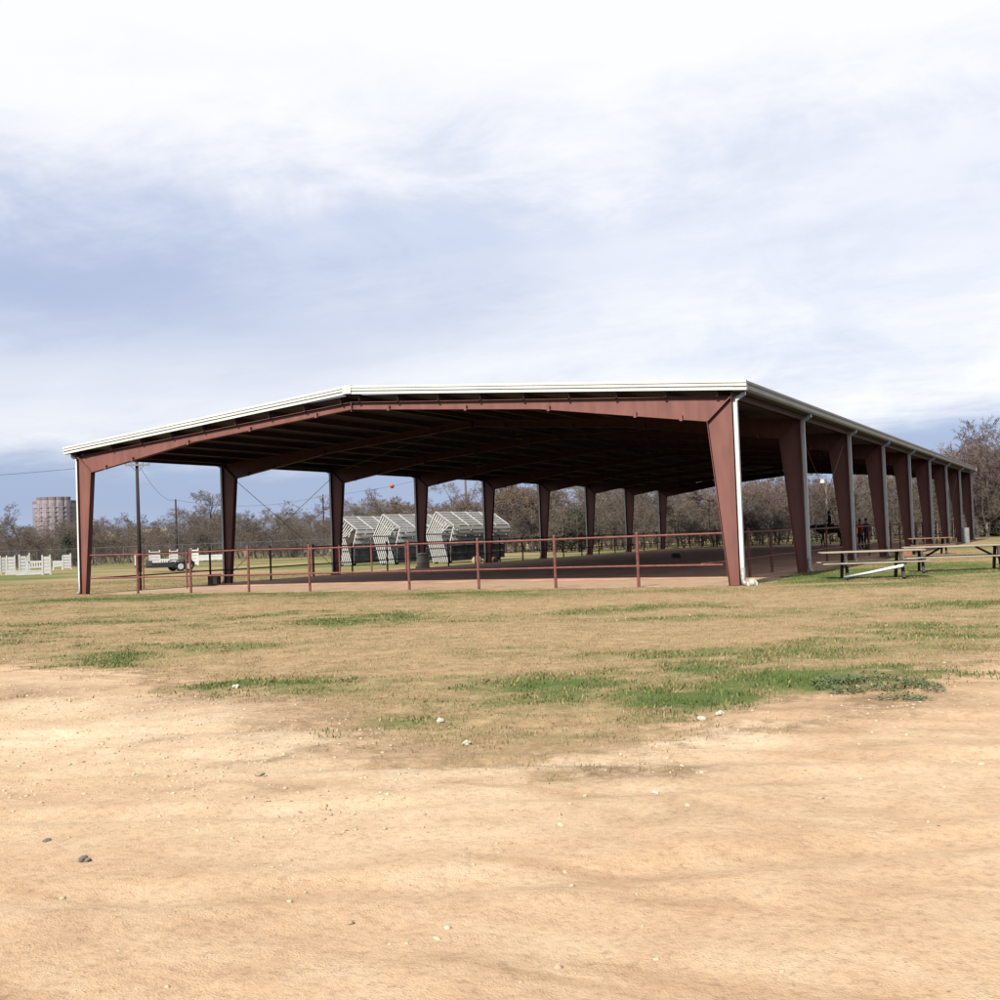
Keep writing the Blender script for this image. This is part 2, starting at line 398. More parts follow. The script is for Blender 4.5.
    grit = math2('MULTIPLY', mp(vg.outputs['Distance'], .0, .45, 1, 0), mp(noise(5, 4), .42, .62, .15, 1))
    bp = N.new('ShaderNodeBump'); bp.inputs['Strength'].default_value = .8; bp.inputs['Distance'].default_value = .025
    hh = math2('ADD', math2('ADD', math2('MULTIPLY', n_fine, .5), math2('MULTIPLY', grit, .22)), math2('MULTIPLY', n_vf, .35)); hh = math2('ADD', hh, math2('MULTIPLY', speck, .3)); hh = math2('ADD', hh, math2('MULTIPLY', noise(9, 5, .6), .45))
    K.new(hh, bp.inputs['Height']); K.new(bp.outputs['Normal'], b.inputs['Normal'])
    return M
g_o = np_mesh('ground', np.stack([xf, yf, Z], -1), FQ, ground_mat('dirt_and_turf'), attrs=dict(turf=turf, green=green, bare=bare, pale=patches(xf, yf, _pp, 61), dead=patches(xf, yf, _dp, 71)))
g_o.data.polygons.foreach_set('use_smooth', [True]*len(g_o.data.polygons))
tag(g_o, kind='structure')

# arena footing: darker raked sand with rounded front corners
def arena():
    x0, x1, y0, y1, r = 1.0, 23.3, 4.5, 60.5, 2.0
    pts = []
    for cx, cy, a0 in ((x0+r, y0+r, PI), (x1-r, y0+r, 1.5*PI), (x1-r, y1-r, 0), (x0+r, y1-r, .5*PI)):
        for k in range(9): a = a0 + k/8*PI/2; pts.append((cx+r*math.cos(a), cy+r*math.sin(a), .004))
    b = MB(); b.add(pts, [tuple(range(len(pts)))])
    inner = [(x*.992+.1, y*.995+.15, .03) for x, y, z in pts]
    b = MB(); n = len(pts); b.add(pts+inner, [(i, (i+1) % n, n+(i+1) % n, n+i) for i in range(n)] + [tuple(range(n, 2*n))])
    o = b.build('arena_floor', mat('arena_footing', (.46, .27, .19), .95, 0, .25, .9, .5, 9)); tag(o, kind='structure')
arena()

# grass blades (uncountable) over the turf band
def scatter(n, dmin, dmax, p=1.0, wide=.56):
    u = RNG.random(n); d = (dmin**p + u*(dmax**p-dmin**p))**(1/p)
    s = (RNG.random(n)*2-1)*wide*(d+3)
    return CAM[0]+RH[0]*s+FH[0]*d, CAM[1]+RH[1]*s+FH[1]*d, s, d
def blades(name, n, dmin, dmax, h0, h1, w0, gthr, mtl, p=1.0, hg=1.0, lean=.6):
    x, y, s, d = scatter(n, dmin, dmax, p)
    t, g, ba = masks(x, y)
    cl = fbm(x*3.3, y*3.3, 33, 3)
    keep = (RNG.random(n) < np.clip(t*1.6-.35, 0.0, 1)*np.clip((cl-.33)*4, .12, 1)) & (ba < .25) & (g >= gthr)
    x, y, d, g = x[keep], y[keep], d[keep], g[keep]; n = len(x)
    z = relief(x, y)
    h = (h0+(h1-h0)*RNG.random(n)**2)*(1+hg*np.clip(g, 0, 1)); w = w0*(.6+.8*RNG.random(n))*(1+d/22)
    a = RNG.random(n)*2*PI; la = RNG.random(n)*2*PI; ll = h*lean*RNG.random(n)
    V = np.empty((n, 4, 3))
    ca, sa = np.cos(a)*w/2, np.sin(a)*w/2
    V[:,0] = np.stack([x-ca, y-sa, z-.006], -1); V[:,1] = np.stack([x+ca, y+sa, z-.006], -1)
    mx, my = x+np.cos(la)*ll*.45, y+np.sin(la)*ll*.45
    V[:,2] = np.stack([mx+ca*.8, my+sa*.8, z+h*.6], -1)
    V[:,3] = np.stack([x+np.cos(la)*ll, y+np.sin(la)*ll, z+h], -1)
    F3 = (np.arange(n)[:,None]*4 + np.array([0,1,2, 0,2,3])[None]).reshape(-1, 3)
    gg = np.repeat(np.clip(g + (RNG.random(n)-.5)*.9, 0, 1), 4); rr = np.repeat(RNG.random(n), 4)
    o = np_mesh(name, V.reshape(-1, 3), F3, mtl, nside=3, attrs=dict(green=gg, rnd=rr)); tag(o, kind='stuff', cat='grass')
    return o
BL = ground_mat('grass_blades', True)
tag(blades('short_grass', 900000, 6.5, 58, .006, .028, .0055, -1, BL, 1.15, .7), 'short mown grass, straw coloured with green patches, in front of the shelter')
tag(blades('green_weeds', 300000, 7.5, 26, .008, .034, .010, .50, BL, 1.2, .5, .9), 'low lush green weeds growing in patches at the edge of the dirt lot')

# gravel and clods
def stones(name, n, mtl, r0, r1, dmin, dmax, keepf, p=1.6):
    x, y, s, d = scatter(n, dmin, dmax, p)
    k = keepf(x, y, d); x, y, d = x[k], y[k], d[k]; n = len(x)
    z = relief(x, y); r = r0+(r1-r0)*RNG.random(n)**5
    base = np.array([(0,0,1),(.9,0,.3),(.28,.85,.35),(-.72,.52,.25),(-.72,-.52,.38),(.28,-.85,.28),(.72,.52,-.4),(-.28,.85,-.4),(-.9,0,-.4),(-.28,-.85,-.4),(.72,-.52,-.4)])
    fc = [(0,1,2),(0,2,3),(0,3,4),(0,4,5),(0,5,1),(1,6,2),(2,6,7),(2,7,3),(3,7,8),(3,8,4),(4,8,9),(4,9,5),(5,9,10),(5,10,1),(1,10,6)]
    V = base[None]*(.45+.85*RNG.random((n, len(base), 1)))
    a = RNG.random(n)*2*PI; sx = .8+.6*RNG.random(n); sz = .45+.4*RNG.random(n)
    vx = (V[...,0]*np.cos(a)[:,None]-V[...,1]*np.sin(a)[:,None])*(r*sx)[:,None]; vy = (V[...,0]*np.sin(a)[:,None]+V[...,1]*np.cos(a)[:,None])*r[:,None]; vz = V[...,2]*(r*sz)[:,None]
    P = np.stack([vx+x[:,None], vy+y[:,None], vz+z[:,None]+.02*r[:,None]], -1)
    F = (np.arange(n)[:,None,None]*len(base)+np.array(fc)[None]).reshape(-1, 3)
    return np_mesh(name, P.reshape(-1, 3), F, mtl, nside=3)
def on_dirt(x, y, d):
    t, g, b = masks(x, y); c = fbm(x*.7, y*.7, 51); s_, _ = sd(x, y); return (t < .7) & (b < .1) & (RNG.random(len(x)) < np.clip((c-.47)*5+1.6*patches(x, y, _pp, 61), .05, 1)*np.where(s_ < 1.2, 1, .25)*np.clip((d-3.8)/3, .12, 1))
tag(stones('gravel', 60000, mat('pale_gravel', (.36, .26, .165), .95, 0, .3, 3, col2=(.60, .47, .32)), .0025, .019, 3.0, 17, on_dirt), 'loose pale gravel strewn over the dirt lot', 'gravel', kind='stuff')
tag(stones('dirt_clods', 9000, mat('brown_clods', (.17, .105, .06), .95, 0, .3, 3, col2=(.28, .18, .105)), .002, .010, 3.0, 15, on_dirt), 'small brown clods and litter on the dirt lot', 'dirt clods', kind='stuff')

def rock(name, loc, size, mtl, label, seed, cat='rock', group=None):
    bm = bmesh.new(); bmesh.ops.create_icosphere(bm, subdivisions=3, radius=1)
    rnd = np.random.default_rng(seed); ph = rnd.random((6, 3))*6
    for v in bm.verts:
        c = v.co.copy(); k = 1
        for i in range(6): k += .10*math.sin(c.x*(1.5+i*.8)+ph[i][0])*math.cos(c.y*(1.3+i*.7)+ph[i][1]+c.z*(1+i*.5))
        v.co = Vector((c.x*size[0]*k, c.y*size[1]*k, max(-.35, c.z)*size[2]*k))
    me = bpy.data.meshes.new(name); bm.to_mesh(me); bm.free(); me.materials.append(mtl)
    o = bpy.data.objects.new(name, me); COL.objects.link(o)
    z = float(relief(np.array([loc[0]]), np.array([loc[1]]))[0])
    o.location = (loc[0], loc[1], z+size[2]*.25); o.rotation_euler = (0, 0, seed)
    return tag(o, label, cat, group)
for i, (px, py, sz, mt, lb) in enumerate([
  (85, 867, (.045, .035, .035), ROCKD, 'grey stone lying on the dirt at the lower left, largest of the lot'),
  (47, 843, (.055, .03, .018), ROCKD, 'flat brown-grey stone on the dirt, up and left of the larger grey stone'),
  (701, 719, (.055, .045, .035), ROCKW, 'white stone at the edge of the green weeds, left of a similar one'),
  (720, 717, (.06, .045, .04), ROCKW, 'white stone at the edge of the green weeds, right of a similar one'),
  (441, 720, (.06, .05, .04), ROCKW, 'white stone lying alone in the thin grass left of the green weeds'),
  (467, 742, (.055, .05, .04), ROCKW, 'white stone on bare soil in the middle of the thin grass'),
  (260, 777, (.05, .04, .03), ROCKT, 'tan stone half way down the dirt lot on the left'),
  (236, 686, (.075, .06, .045), ROCKW, 'white stone at the grass edge far left of the lot'),
  (655, 791, (.04, .032, .022), ROCKW, 'pale stone on the smooth dirt right of centre')]):
    q = gz(px, py); rock('stone', q, tuple(k_*.62 for k_ in sz), mt, lb, i+1)

# clump of coarse grey-green weed at the right
def weed_clump(px, py, rx, ry, n, label):
    q = gz(px, py); s0, d0 = sd(q[0], q[1]); b = []
    V = []; F = []
    for i in range(n):
        a = random.random()*2*PI; r = math.sqrt(random.random()); s_ = s0+rx*r*math.cos(a); d_ = d0+ry*r*math.sin(a)
        x = CAM[0]+RH[0]*s_+FH[0]*d_; y = CAM[1]+RH[1]*s_+FH[1]*d_
        if vnoise(np.array([x*4.]), np.array([y*4.]), 77)[0] < .42+.25*r*random.random(): continue
        z = float(relief(np.array([x]), np.array([y]))[0])
        h = (.02+.055*random.random())*(1.1-.6*r); yaw = random.random()*2*PI; ln = .03+.035*random.random(); w = .012+.010*random.random(); tl = random.uniform(-.3, .5)
        c = Vector((x, y, z+h)); dv = Vector((math.cos(yaw), math.sin(yaw), tl)); sv = Vector((-math.sin(yaw), math.cos(yaw), random.uniform(-.3,.3)))
        o = len(V); V += [c-dv*ln*.5, c+sv*w*.5, c+dv*ln*.5, c-sv*w*.5]; F.append((o, o+1, o+2, o+3))
    me = MB(); me.add(V, F); o = me.build('broadleaf_weed', mat('grey_green_weed', (.090, .125, .050), .8, 0, .35, 20)); tag(o, label, 'weed', kind='stuff')
weed_clump(876, 691, .52, .9, 2600, 'grey-green broadleaf weed clump at the grass edge on the right')

# ------------------------------------------------------------------ riding arena shelter
pav = thing('riding_shelter', 'long open-sided steel riding shelter with red frames and a low white-trimmed gable roof', 'shelter', (0, 0, 0))
RS, R0Z = .0755, 4.96                    # rafter top line
HW = W/2
def ztop(x): return R0Z + RS*(x if x <= HW else W-x)
def col_mesh(right):
    mx = (lambda x: W-x) if right else (lambda x: x)
    b = MB()
    top = ztop(0)
    web = [(.012, .02), (.27, .02), (.68, 4.36), (.012, top)]
    P = [(mx(x), z) for x, z in web]
    b.prism(P if not right else P[::-1], -.008, .008)
    b.bar((mx(.006), 0, .012), (mx(.006), 0, top), .20, .012, up=(1,0,0))
    b.bar((mx(.278), 0, .012), (mx(.688), 0, 4.36), .20, .012, up=(1,0,.1))
    xs = sorted((mx(-.06), mx(.34))); b.box(xs[0], xs[1], -.17, .17, -.05, .012)
    return b
def raft_mesh(right):
    mx = (lambda x: W-x) if right else (lambda x: x)
    b = MB(); kx, kz = .68, 4.36
    lo = [(kx, kz), (5.6, ztop(5.6)-.27), (HW, ztop(HW)-.215)]
    hi = [(HW, ztop(HW)-.012), (.012, ztop(0)-.012)]
    P = [(mx(x), z) for x, z in lo+hi]
    b.prism(P if not right else P[::-1], -.0075, .0075)
    b.bar((mx(.02), 0, ztop(.02)-.006), (mx(HW), 0, ztop(HW)-.006), .20, .012, up=(0,0,1))
    for a, c in zip(lo[:-1], lo[1:]): b.bar((mx(a[0]), 0, a[1]-.006), (mx(c[0]), 0, c[1]-.006), .20, .012, up=(0,0,1))
    # end plate of the knee joint, apex plate, purlin clips along the lower flange
    b.bar((mx(kx), 0, kz), (mx(.02), 0, ztop(0)), .205, .03, up=(1,0,1))
    b.box(*sorted((mx(HW-.012), mx(HW-.001))), -.10, .10, ztop(HW)-.30, ztop(HW)-.02)
    for x in (1.4, 2.7, 5.3, 8.0, 10.7):
        zz = np.interp(x, [q[0] for q in lo], [q[1] for q in lo]); b.box(*sorted((mx(x-.04), mx(x+.04))), -.105, -.02, zz-.05, zz+.10)
    return b
def spout_mesh(right):
    mx = (lambda x: W-x) if right else (lambda x: x)
    b = MB()
    b.bar((mx(-.30), 0, 5.08), (mx(-.30), 0, 4.96), .10, .10, up=(0,1,0))
    b.bar((mx(-.30), 0, 4.985), (mx(-.075), 0, 4.86), .098, .098, up=(0,1,0))
    b.bar((mx(-.075), 0, 4.90), (mx(-.075), 0, .42), .10, .102, up=(0,1,0))
    return b
def boot_mesh(right):
    mx = (lambda x: W-x) if right else (lambda x: x)
    b = MB(); b.tube([(mx(-.075), 0, .46), (mx(-.075), 0, .16), (mx(-.11), -.02, .07), (mx(-.18), -.04, .02)], [.066, .064, .062, .06], 10)
    return b
first = {}
for k in range(9):
    for right in (False, True):
        for nm, fn, mt in (('column', col_mesh, RED), ('rafter', raft_mesh, RED), ('downspout', spout_mesh, SPOUT)):
            key = (nm, right)
            if key not in first:
                o = fn(right).build(nm, mt, pav); first[key] = o
                if nm == 'downspout': bt = boot_mesh(right).build('downspout_boot', BOOT, o, smooth=True); first[('boot', right)] = bt
            else:
                o = first[key].copy(); COL.objects.link(o); o.parent = pav
                if nm == 'downspout': c = first[('boot', right)].copy(); COL.objects.link(c); c.parent = o
            o.location = (0, k*L, 0)
Y0, Y1 = -.16, 8*L+.16
# purlins (Z sections) and eave struts
for right in (False, True):
    mx = (lambda x: W-x) if right else (lambda x: x)
    for i in range(9):
        x = .35+i*1.42; z = ztop(x); b = MB()
        b.box(*sorted((mx(x-.004), mx(x+.004))), Y0, Y1, z+.002, z+.2)
        b.box(*sorted((mx(x+.004), mx(x+.07))), Y0, Y1, z+.002, z+.008); b.box(*sorted((mx(x-.07), mx(x-.004))), Y0, Y1, z+.192+.004, z+.203)
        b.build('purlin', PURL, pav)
    b = MB(); b.box(*sorted((mx(-.012), mx(-.002))), Y0, Y1, 4.90, 5.17); b.box(*sorted((mx(-.09), mx(-.013))), Y0, Y1, 4.90, 4.908)
    b.build('eave_strut', PURL, pav)
    # ribbed roof sheet
    b = MB(); e = -.34
    n = 130; V = []; F = []
    ys = np.linspace(Y0, Y1, n*2+1)
    for j, yy in enumerate(ys):
        up = .03 if j % 2 else 0
        V += [(mx(e), yy, ztop(0)+RS*e+.208+up), (mx(HW), yy, ztop(HW)+.208+up), (mx(e), yy, ztop(0)+RS*e+.204), (mx(HW), yy, ztop(HW)+.204)]
    for j in range(len(ys)-1):
        o = j*4; F += [(o, o+4, o+5, o+1), (o+2, o+3, o+7, o+6), (o, o+2, o+6, o+4), (o+1, o+5, o+7, o+3)]
    F += [(0, 1, 3, 2), (len(V)-4, len(V)-2, len(V)-1, len(V)-3)]
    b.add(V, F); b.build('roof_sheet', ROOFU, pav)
    # gutter: box profile with a rolled lip, open on top
    b = MB(); xo, xi = -.42, -.10
    prof = [(xi, 5.30), (xi, 5.07), (xo+.05, 5.07), (xo+.01, 5.12), (xo+.01, 5.22), (xo-.02, 5.27), (xo-.02, 5.325), (xo+.03, 5.325), (xo+.03, 5.30), (xo+.035, 5.13), (xo+.06, 5.09), (xi-.02, 5.09), (xi-.02, 5.30)]
    P = [(mx(x), z) for x, z in prof]; b.prism(P if not right else P[::-1], Y0-.10, Y1+.10)
    for xx in (Y0-.104, Y1+.100): b.box(*sorted((mx(xo), mx(xi))), xx, xx+.004, 5.075, 5.30)
    b.build('gutter', GUTT, pav)
    # rake trim front and back: stepped white fascia
    for yy, s in ((Y0, -1), (Y1, 1)):
        b = MB()
        def line(x0, x1, zlo, zhi, ya, yb):
            za, zb = RS2*(x0+.42), RS2*(x1+.42)
            ys2 = sorted((ya, yb))
            P = [(mx(x0), 5.33+za+zlo), (mx(x1), 5.33+zb+zlo), (mx(x1), 5.33+zb+zhi), (mx(x0), 5.33+za+zhi)]
            b.prism(P if not right else P[::-1], ys2[0], ys2[1])
        RS2 = (6.365-5.33)/(HW+.42)
        line(-.46, HW, -.07, .0, yy+s*.02, yy+s*.15)
        line(-.46, HW, -.155, -.0702, yy+s*.022, yy+s*.13)
        line(-.46, HW, -.20, -.1552, yy+s*.024, yy+s*.10)
        line(-.46, HW, -.245, -.2002, yy+s*.020, yy+s*.125)
        line(-.46, HW, -.262, -.2452, yy-s*.05, yy+s*.125)
        o = b.build('rake_trim', WHITE, pav)
for yy in (Y0-.16, Y1-.02):
    b = MB(); b.prism([(HW-.16, 6.10), (HW-.16, 6.37), (HW, 6.385), (HW+.16, 6.37), (HW+.16, 6.10), (HW, 6.115)], yy, yy+.18); b.build('ridge_end_cap', WHITE, pav)
for right in (False, True):
    mx = (lambda x: W-x) if right else (lambda x: x)
    b = MB(); P = [(mx(.1), ztop(.1)-.05), (mx(HW-.002), ztop(HW)-.05), (mx(HW-.002), ztop(HW)+.20), (mx(.1), ztop(.1)+.20)]
    b.prism(P, Y1+.002, Y1+.012); b.build('added_gap_sheet', PURL, pav)  # dark sheet added to shut out bright sky slits under the rear roof
b = MB(); zr = ztop(HW)+.24
b.prism([(HW-.25, zr-.012), (HW, zr+.008), (HW+.25, zr-.012), (HW+.25, zr-.006), (HW, zr+.014), (HW-.25, zr-.006)], Y0+.03, Y1-.03); b.build('ridge_cap', ROOFU, pav)
# cable cross bracing in the second bay of each side and of the roof
for xx in (.1, W-.1):
    for a, c in ((1, 2), (2, 1), (6, 7), (7, 6)): MB().tube([(xx, a*L, .3), (xx, c*L, 4.7)], .011, 6).build('brace_cable', STEEL, pav)
for x0, x1 in ((.4, HW-.5), (HW+.5, W-.4)):
    for a, c in ((1, 2), (2, 1)): MB().tube([(x0, a*L, ztop(x0)-.06), (x1, c*L, ztop(x1)-.06)], .011, 6).build('brace_cable', STEEL, pav)

# ceiling lamps under the ridge
lamp0 = None
LPOS = [(HW, 1.5*L), (HW, 3.5*L), (HW, 5.5*L), (HW-6, 2.5*L), (HW+6, 2.5*L), (HW-6, 5.5*L), (HW+6, 4.5*L)]
LLAB = ['yellowish hanging lamp under the ridge, nearest the front gable', 'yellowish hanging lamp under the middle of the ridge', 'yellowish hanging lamp under the ridge, deepest in the shelter',
        'yellowish hanging lamp under the left roof slope, nearer the front', 'yellowish hanging lamp under the right roof slope, nearer the front', 'yellowish hanging lamp under the left roof slope, deeper in the shelter', 'yellowish hanging lamp under the right roof slope, deeper in the shelter']
for (x, y), lb in zip(LPOS, LLAB):
    z = ztop(x)
    if lamp0 is None:
        t = thing('ceiling_lamp', lb, 'lamp', (x, y, z), 0, 'hanging lamps under the roof')
        MB().tube([(0, 0, .2), (0, 0, -.22)], .012, 6).build('lamp_stem', STEEL, t)
        MB().lathe([(.05, -.34), (.09, -.3), (.10, -.22), (.04, -.20)], 14).build('lamp_housing', LAMPM, t, True)
        MB().lathe([(.13, -.46), (.135, -.445), (.09, -.37), (.06, -.335)], 18).build('lamp_shade', LAMPM, t, True)
        lamp0 = t
    else:
        t = copy_tree(lamp0); t.location = (x, y, z); t['label'] = lb

# ------------------------------------------------------------------ arena fence and gates
RLO, RHI, PH = .57, 1.38, 1.47
def pipe_fence(label, segs, posts, mtl, rr=.027, pr=.043, ph=PH):
    """segs: list of ((x0,y0),(x1,y1)); posts: list of (x,y)"""
    ox, oy = posts[0]
    t = thing('pipe_fence', label, 'fence', (ox, oy, 0), 0, 'red pipe fencing round the riding arena')
    for (x, y) in posts:
        b = MB(); b.tube([(x-ox, y-oy, -.2), (x-ox, y-oy, ph)], pr, 10); b.lathe([(pr+.004, ph-.005), (pr*.9, ph+.02), (.012, ph+.035)], 10, (x-ox, y-oy)); b.build('post', mtl, t, False)
    for (a, c) in segs:
        for z in (RLO, RHI):
            n = max(1, int(math.hypot(c[0]-a[0], c[1]-a[1])/2.5)); pts = []
            for i in range(n+1):
                f = i/n; pts.append((a[0]+(c[0]-a[0])*f-ox, a[1]+(c[1]-a[1])*f-oy, z+.012*math.sin(i*2.3+a[0]+z*5)))
            MB().tube(pts, rr, 8).build('rail', mtl, t)
    return t
fx = [float(plane(px, 590, 1, 0.0)[0]) for px in (138, 191, 249, 310, 409.5, 479, 556, 639)]
pipe_fence('rusty red pipe fence along the open front of the shelter', [((.44, 0), (fx[0], 0)), ((fx[1], 0), (fx[3], 0)), ((fx[4], 0), (W-.44, 0))], [(x, 0.0) for x in fx], FRED)
SX = 23.0
rp = [float(plane(px, py, 0, SX)[1]) for px, py in ((750, 577), (772.5, 574.5), (810, 570))]
ys = [rp[0], rp[1], rp[2]] + [rp[2]+3.05*i for i in range(1, int((60-rp[2])/3.05)+1)]
pipe_fence('rusty red pipe fence along the right side of the arena, inside the pillars', [((SX, .35), (SX, 60.0))], [(SX, y) for y in ys], FRED)
l271 = float(plane(271, 577, 0, .45)[1])
ys = [l271-7.6, l271-3.8] + [l271+3.05*i for i in range(0, int((60-l271)/3.05)+1)]
ys = [y for y in ys if y > .8]
pipe_fence('shade-darkened rusty pipe fence along the left side of the arena', [((.45, .35), (.45, 60.0))], [(.45, y) for y in ys], FDRK)
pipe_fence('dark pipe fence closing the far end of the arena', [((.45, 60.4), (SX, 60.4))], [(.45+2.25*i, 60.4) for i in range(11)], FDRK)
def gate(label, x0, x1, vs, low, mtl):
    t = thing('pipe_gate', label, 'gate', (x0, 0, 0), 0, 'pipe gates in the front fence')
    for z, nm in ((RLO, 'rail'), (RHI-.02, 'rail')): MB().tube([(.07, 0, z), (x1-x0-.07, 0, z)], .025, 8).build(nm, mtl, t)
    for v in vs: MB().tube([(v-x0, 0, low), (v-x0, 0, RHI+.05)], .026, 8).build('upright', mtl, t)
    b = MB(); b.box(.03, .10, -.03, .03, RLO-.05, RLO+.05); b.box(.03, .10, -.03, .03, RHI-.07, RHI+.03); b.build('hinge', mtl, t)
    return t
gate('rusty red two-rail pipe gate beside the left front pillar', fx[0], fx[1], [fx[0]+.28, fx[1]-.17], .15, FRED)
gx_ = [float(plane(px, 575, 1, 0.0)[0]) for px in (340, 372, 406.5)]
gate('rusty red pipe gate with close uprights in the middle of the front fence', fx[3], fx[4], [fx[3]+.1]+gx_, RLO-.03, FRED)

# ------------------------------------------------------------------ small things round the shelter
q = gz(752, 585.5)
rock('pale_block', (q[0], q[1], 0), (.17, .13, .13), CONC, 'pale whitish stone block on the ground by the right front pillar', 4, 'stone')
q = gz(214.5, 585)
t = thing('wooden_crate', 'small brown wooden crate on the ground beside the second left pillar', 'crate', (float(q[0]), float(q[1]), 0), .55)
b = MB(); b.box(-.22, .22, -.2, .2, .0, .38)
for sx in (-.22, .19): b.box(sx, sx+.03, -.203, .203, -.02, .40)
b.build('crate_body', CRATE, t); b = MB(); b.box(-.25, .25, -.23, .23, .40, .435); b.build('lid', CRATE, t); b = MB(); b.box(-.02, .14, -.207, -.2035, .04, .33); b.build('panel', PALEW, t)
q = plane(419, 569, 0, 1.0)
t = thing('barrel', 'beige round barrel with a wide rim standing by the fourth left pillar', 'barrel', (1.05, 21.6, 0))
MB().lathe([(.31, 0), (.335, .05), (.32, .3), (.335, .32), (.32, .35), (.31, .6), (.285, .70)], 22).build('barrel_body', BARR, t, True)
MB().lathe([(.30, .70), (.315, .74), (.30, .80), (.12, .84)], 22).build('lid', BARR, t, True)
q = gz(501, 563.5); rock('boulder', (-1.1, 31.2, 0), (.30, .27, .30), ROCKT, 'tan rounded boulder by the fifth left pillar, left of a darker one', 12)
rock('boulder', (-.35, 32.0, 0), (.30, .3, .24), CRATE, 'dark brown boulder just right of the tan one by the left pillars', 15)
q = gz(676, 558.5); t = thing('mounting_block', 'dark low mounting block standing alone on the arena floor', 'block', (float(q[0]), float(q[1]), .03), .5)
b = MB(); b.box(-.22, .22, -.2, .2, 0, .12); b.box(-.22, .22, 0, .2, .12, .24); b.build('steps', DARKM, t, bevel=.01)
q = gz(953, 544)
t = thing('utility_cabinet', 'upright grey metal cabinet beside the far right pillars', 'cabinet', (24.75, 49.5, 0), 0)
b = MB(); b.box(-.24, .24, -.14, .14, .05, 1.0); b.box(-.26, .26, -.16, .16, 0, .05); b.build('cabinet_body', GREYM, t, bevel=.01)
b = MB(); b.box(-.21, .21, -.152, -.141, .1, .95); d_ = b.build('door', GREYM, t); MB().box(.14, .17, -.165, -.153, .5, .62).build('handle', DARKM, d_)

# picnic tables
def picnic(label, loc, rz, ln, legs, plank, legm, group='picnic tables beside the shelter', braces=False):
    t = thing('picnic_table', label, 'picnic table', loc, rz, group)
    h = ln/2
    for i in range(5):
        y = -.36+i*.15; b = MB(); b.box(-h, h, y, y+.138, .715, .755); b.build('top_plank', plank, t, bevel=.006)
    for y in (-.86, .62):
        b = MB(); b.box(-h, h, y, y+.25, .425, .46); b.build('seat', plank, t, bevel=.006)
    for x in (-legs, legs):
        b = MB()
        b.bar((x, -.62, 0), (x, -.26, .70), .13, .07, up=(1,0,0)); b.bar((x, .62, 0), (x, .26, .70), .13, .07, up=(1,0,0))
        b.box(x-.052, x+.052, -.84, .84, .375, .424); b.box(x-.051, x+.051, -.36, .36, .665, .714)
        b.build('leg_frame', legm, t)
        if braces: MB().bar((x*.96, 0, .40), (x*.45, 0, .71), .06, .04, up=(0,1,0)).build('brace', legm, t)
    return t
a = gz(849, 580); c = gz(903, 578); ang = math.atan2(c[1]-a[1], c[0]-a[0])*.55+.06
cx, cy = (a[0]+c[0])/2, (a[1]+c[1])/2
ux, uy = math.cos(ang), math.sin(ang); nx_, ny_ = -uy, ux
pt1 = (float(cx+nx_*.62), float(cy+ny_*.62), 0)
half = math.hypot(c[0]-a[0], c[1]-a[1])/2
picnic('weathered picnic table with dark legs, nearest the right front pillars', pt1, ang, 2.75, half, TPLANK, TLEG)
a2 = gz(925, 573); c2 = gz(1000, 570.5); ang2 = math.atan2(c2[1]-a2[1], c2[0]-a2[0])*.6
cx, cy = (a2[0]+c2[0])/2, (a2[1]+c2[1])/2
picnic('weathered picnic table with slanting braces, at the right edge of the picture', (float(cx)-math.sin(ang2)*.62, float(cy)+math.cos(ang2)*.62, 0), ang2, 3.1, math.hypot(c2[0]-a2[0], c2[1]-a2[1])/2, TPLANK, TLEG, braces=True)
picnic('orange-brown wooden picnic table farther back, close beside the right pillars', (25.6, 25.5, 0), .3, 1.9, .6, TWOOD, TLEG)
b = MB(); p0 = gz(845, 577.5, .10); p1 = gz(903, 565.5, .44)
o = MB().tube([tuple(p0), tuple((p0+p1)/2-np.array([0,0,.01])), tuple(p1)], .038, 10).build('jump_pole', PVC, smooth=True); tag(o, 'white pole leaning aslant against the legs of the nearest picnic table', 'pole')
t = thing('wooden_box', 'tan open wooden box on the grass beside the right pillars', 'box', (25.0, 22.0, 0), .2)
b = MB(); b.box(-.3, .3, -.22, .22, .02, .05); b.box(-.3, .3, -.22, -.19, .05, .32); b.box(-.3, .3, .19, .22, .05, .32); b.box(-.3, -.27, -.189, .189, .05, .32); b.box(.27, .3, -.189, .189, .05, .32)
for sx in (-.28, .24): b.box(sx, sx+.04, -.24, -.2205, 0, .34)
b.build('box_body', TWOOD, t, bevel=.005)

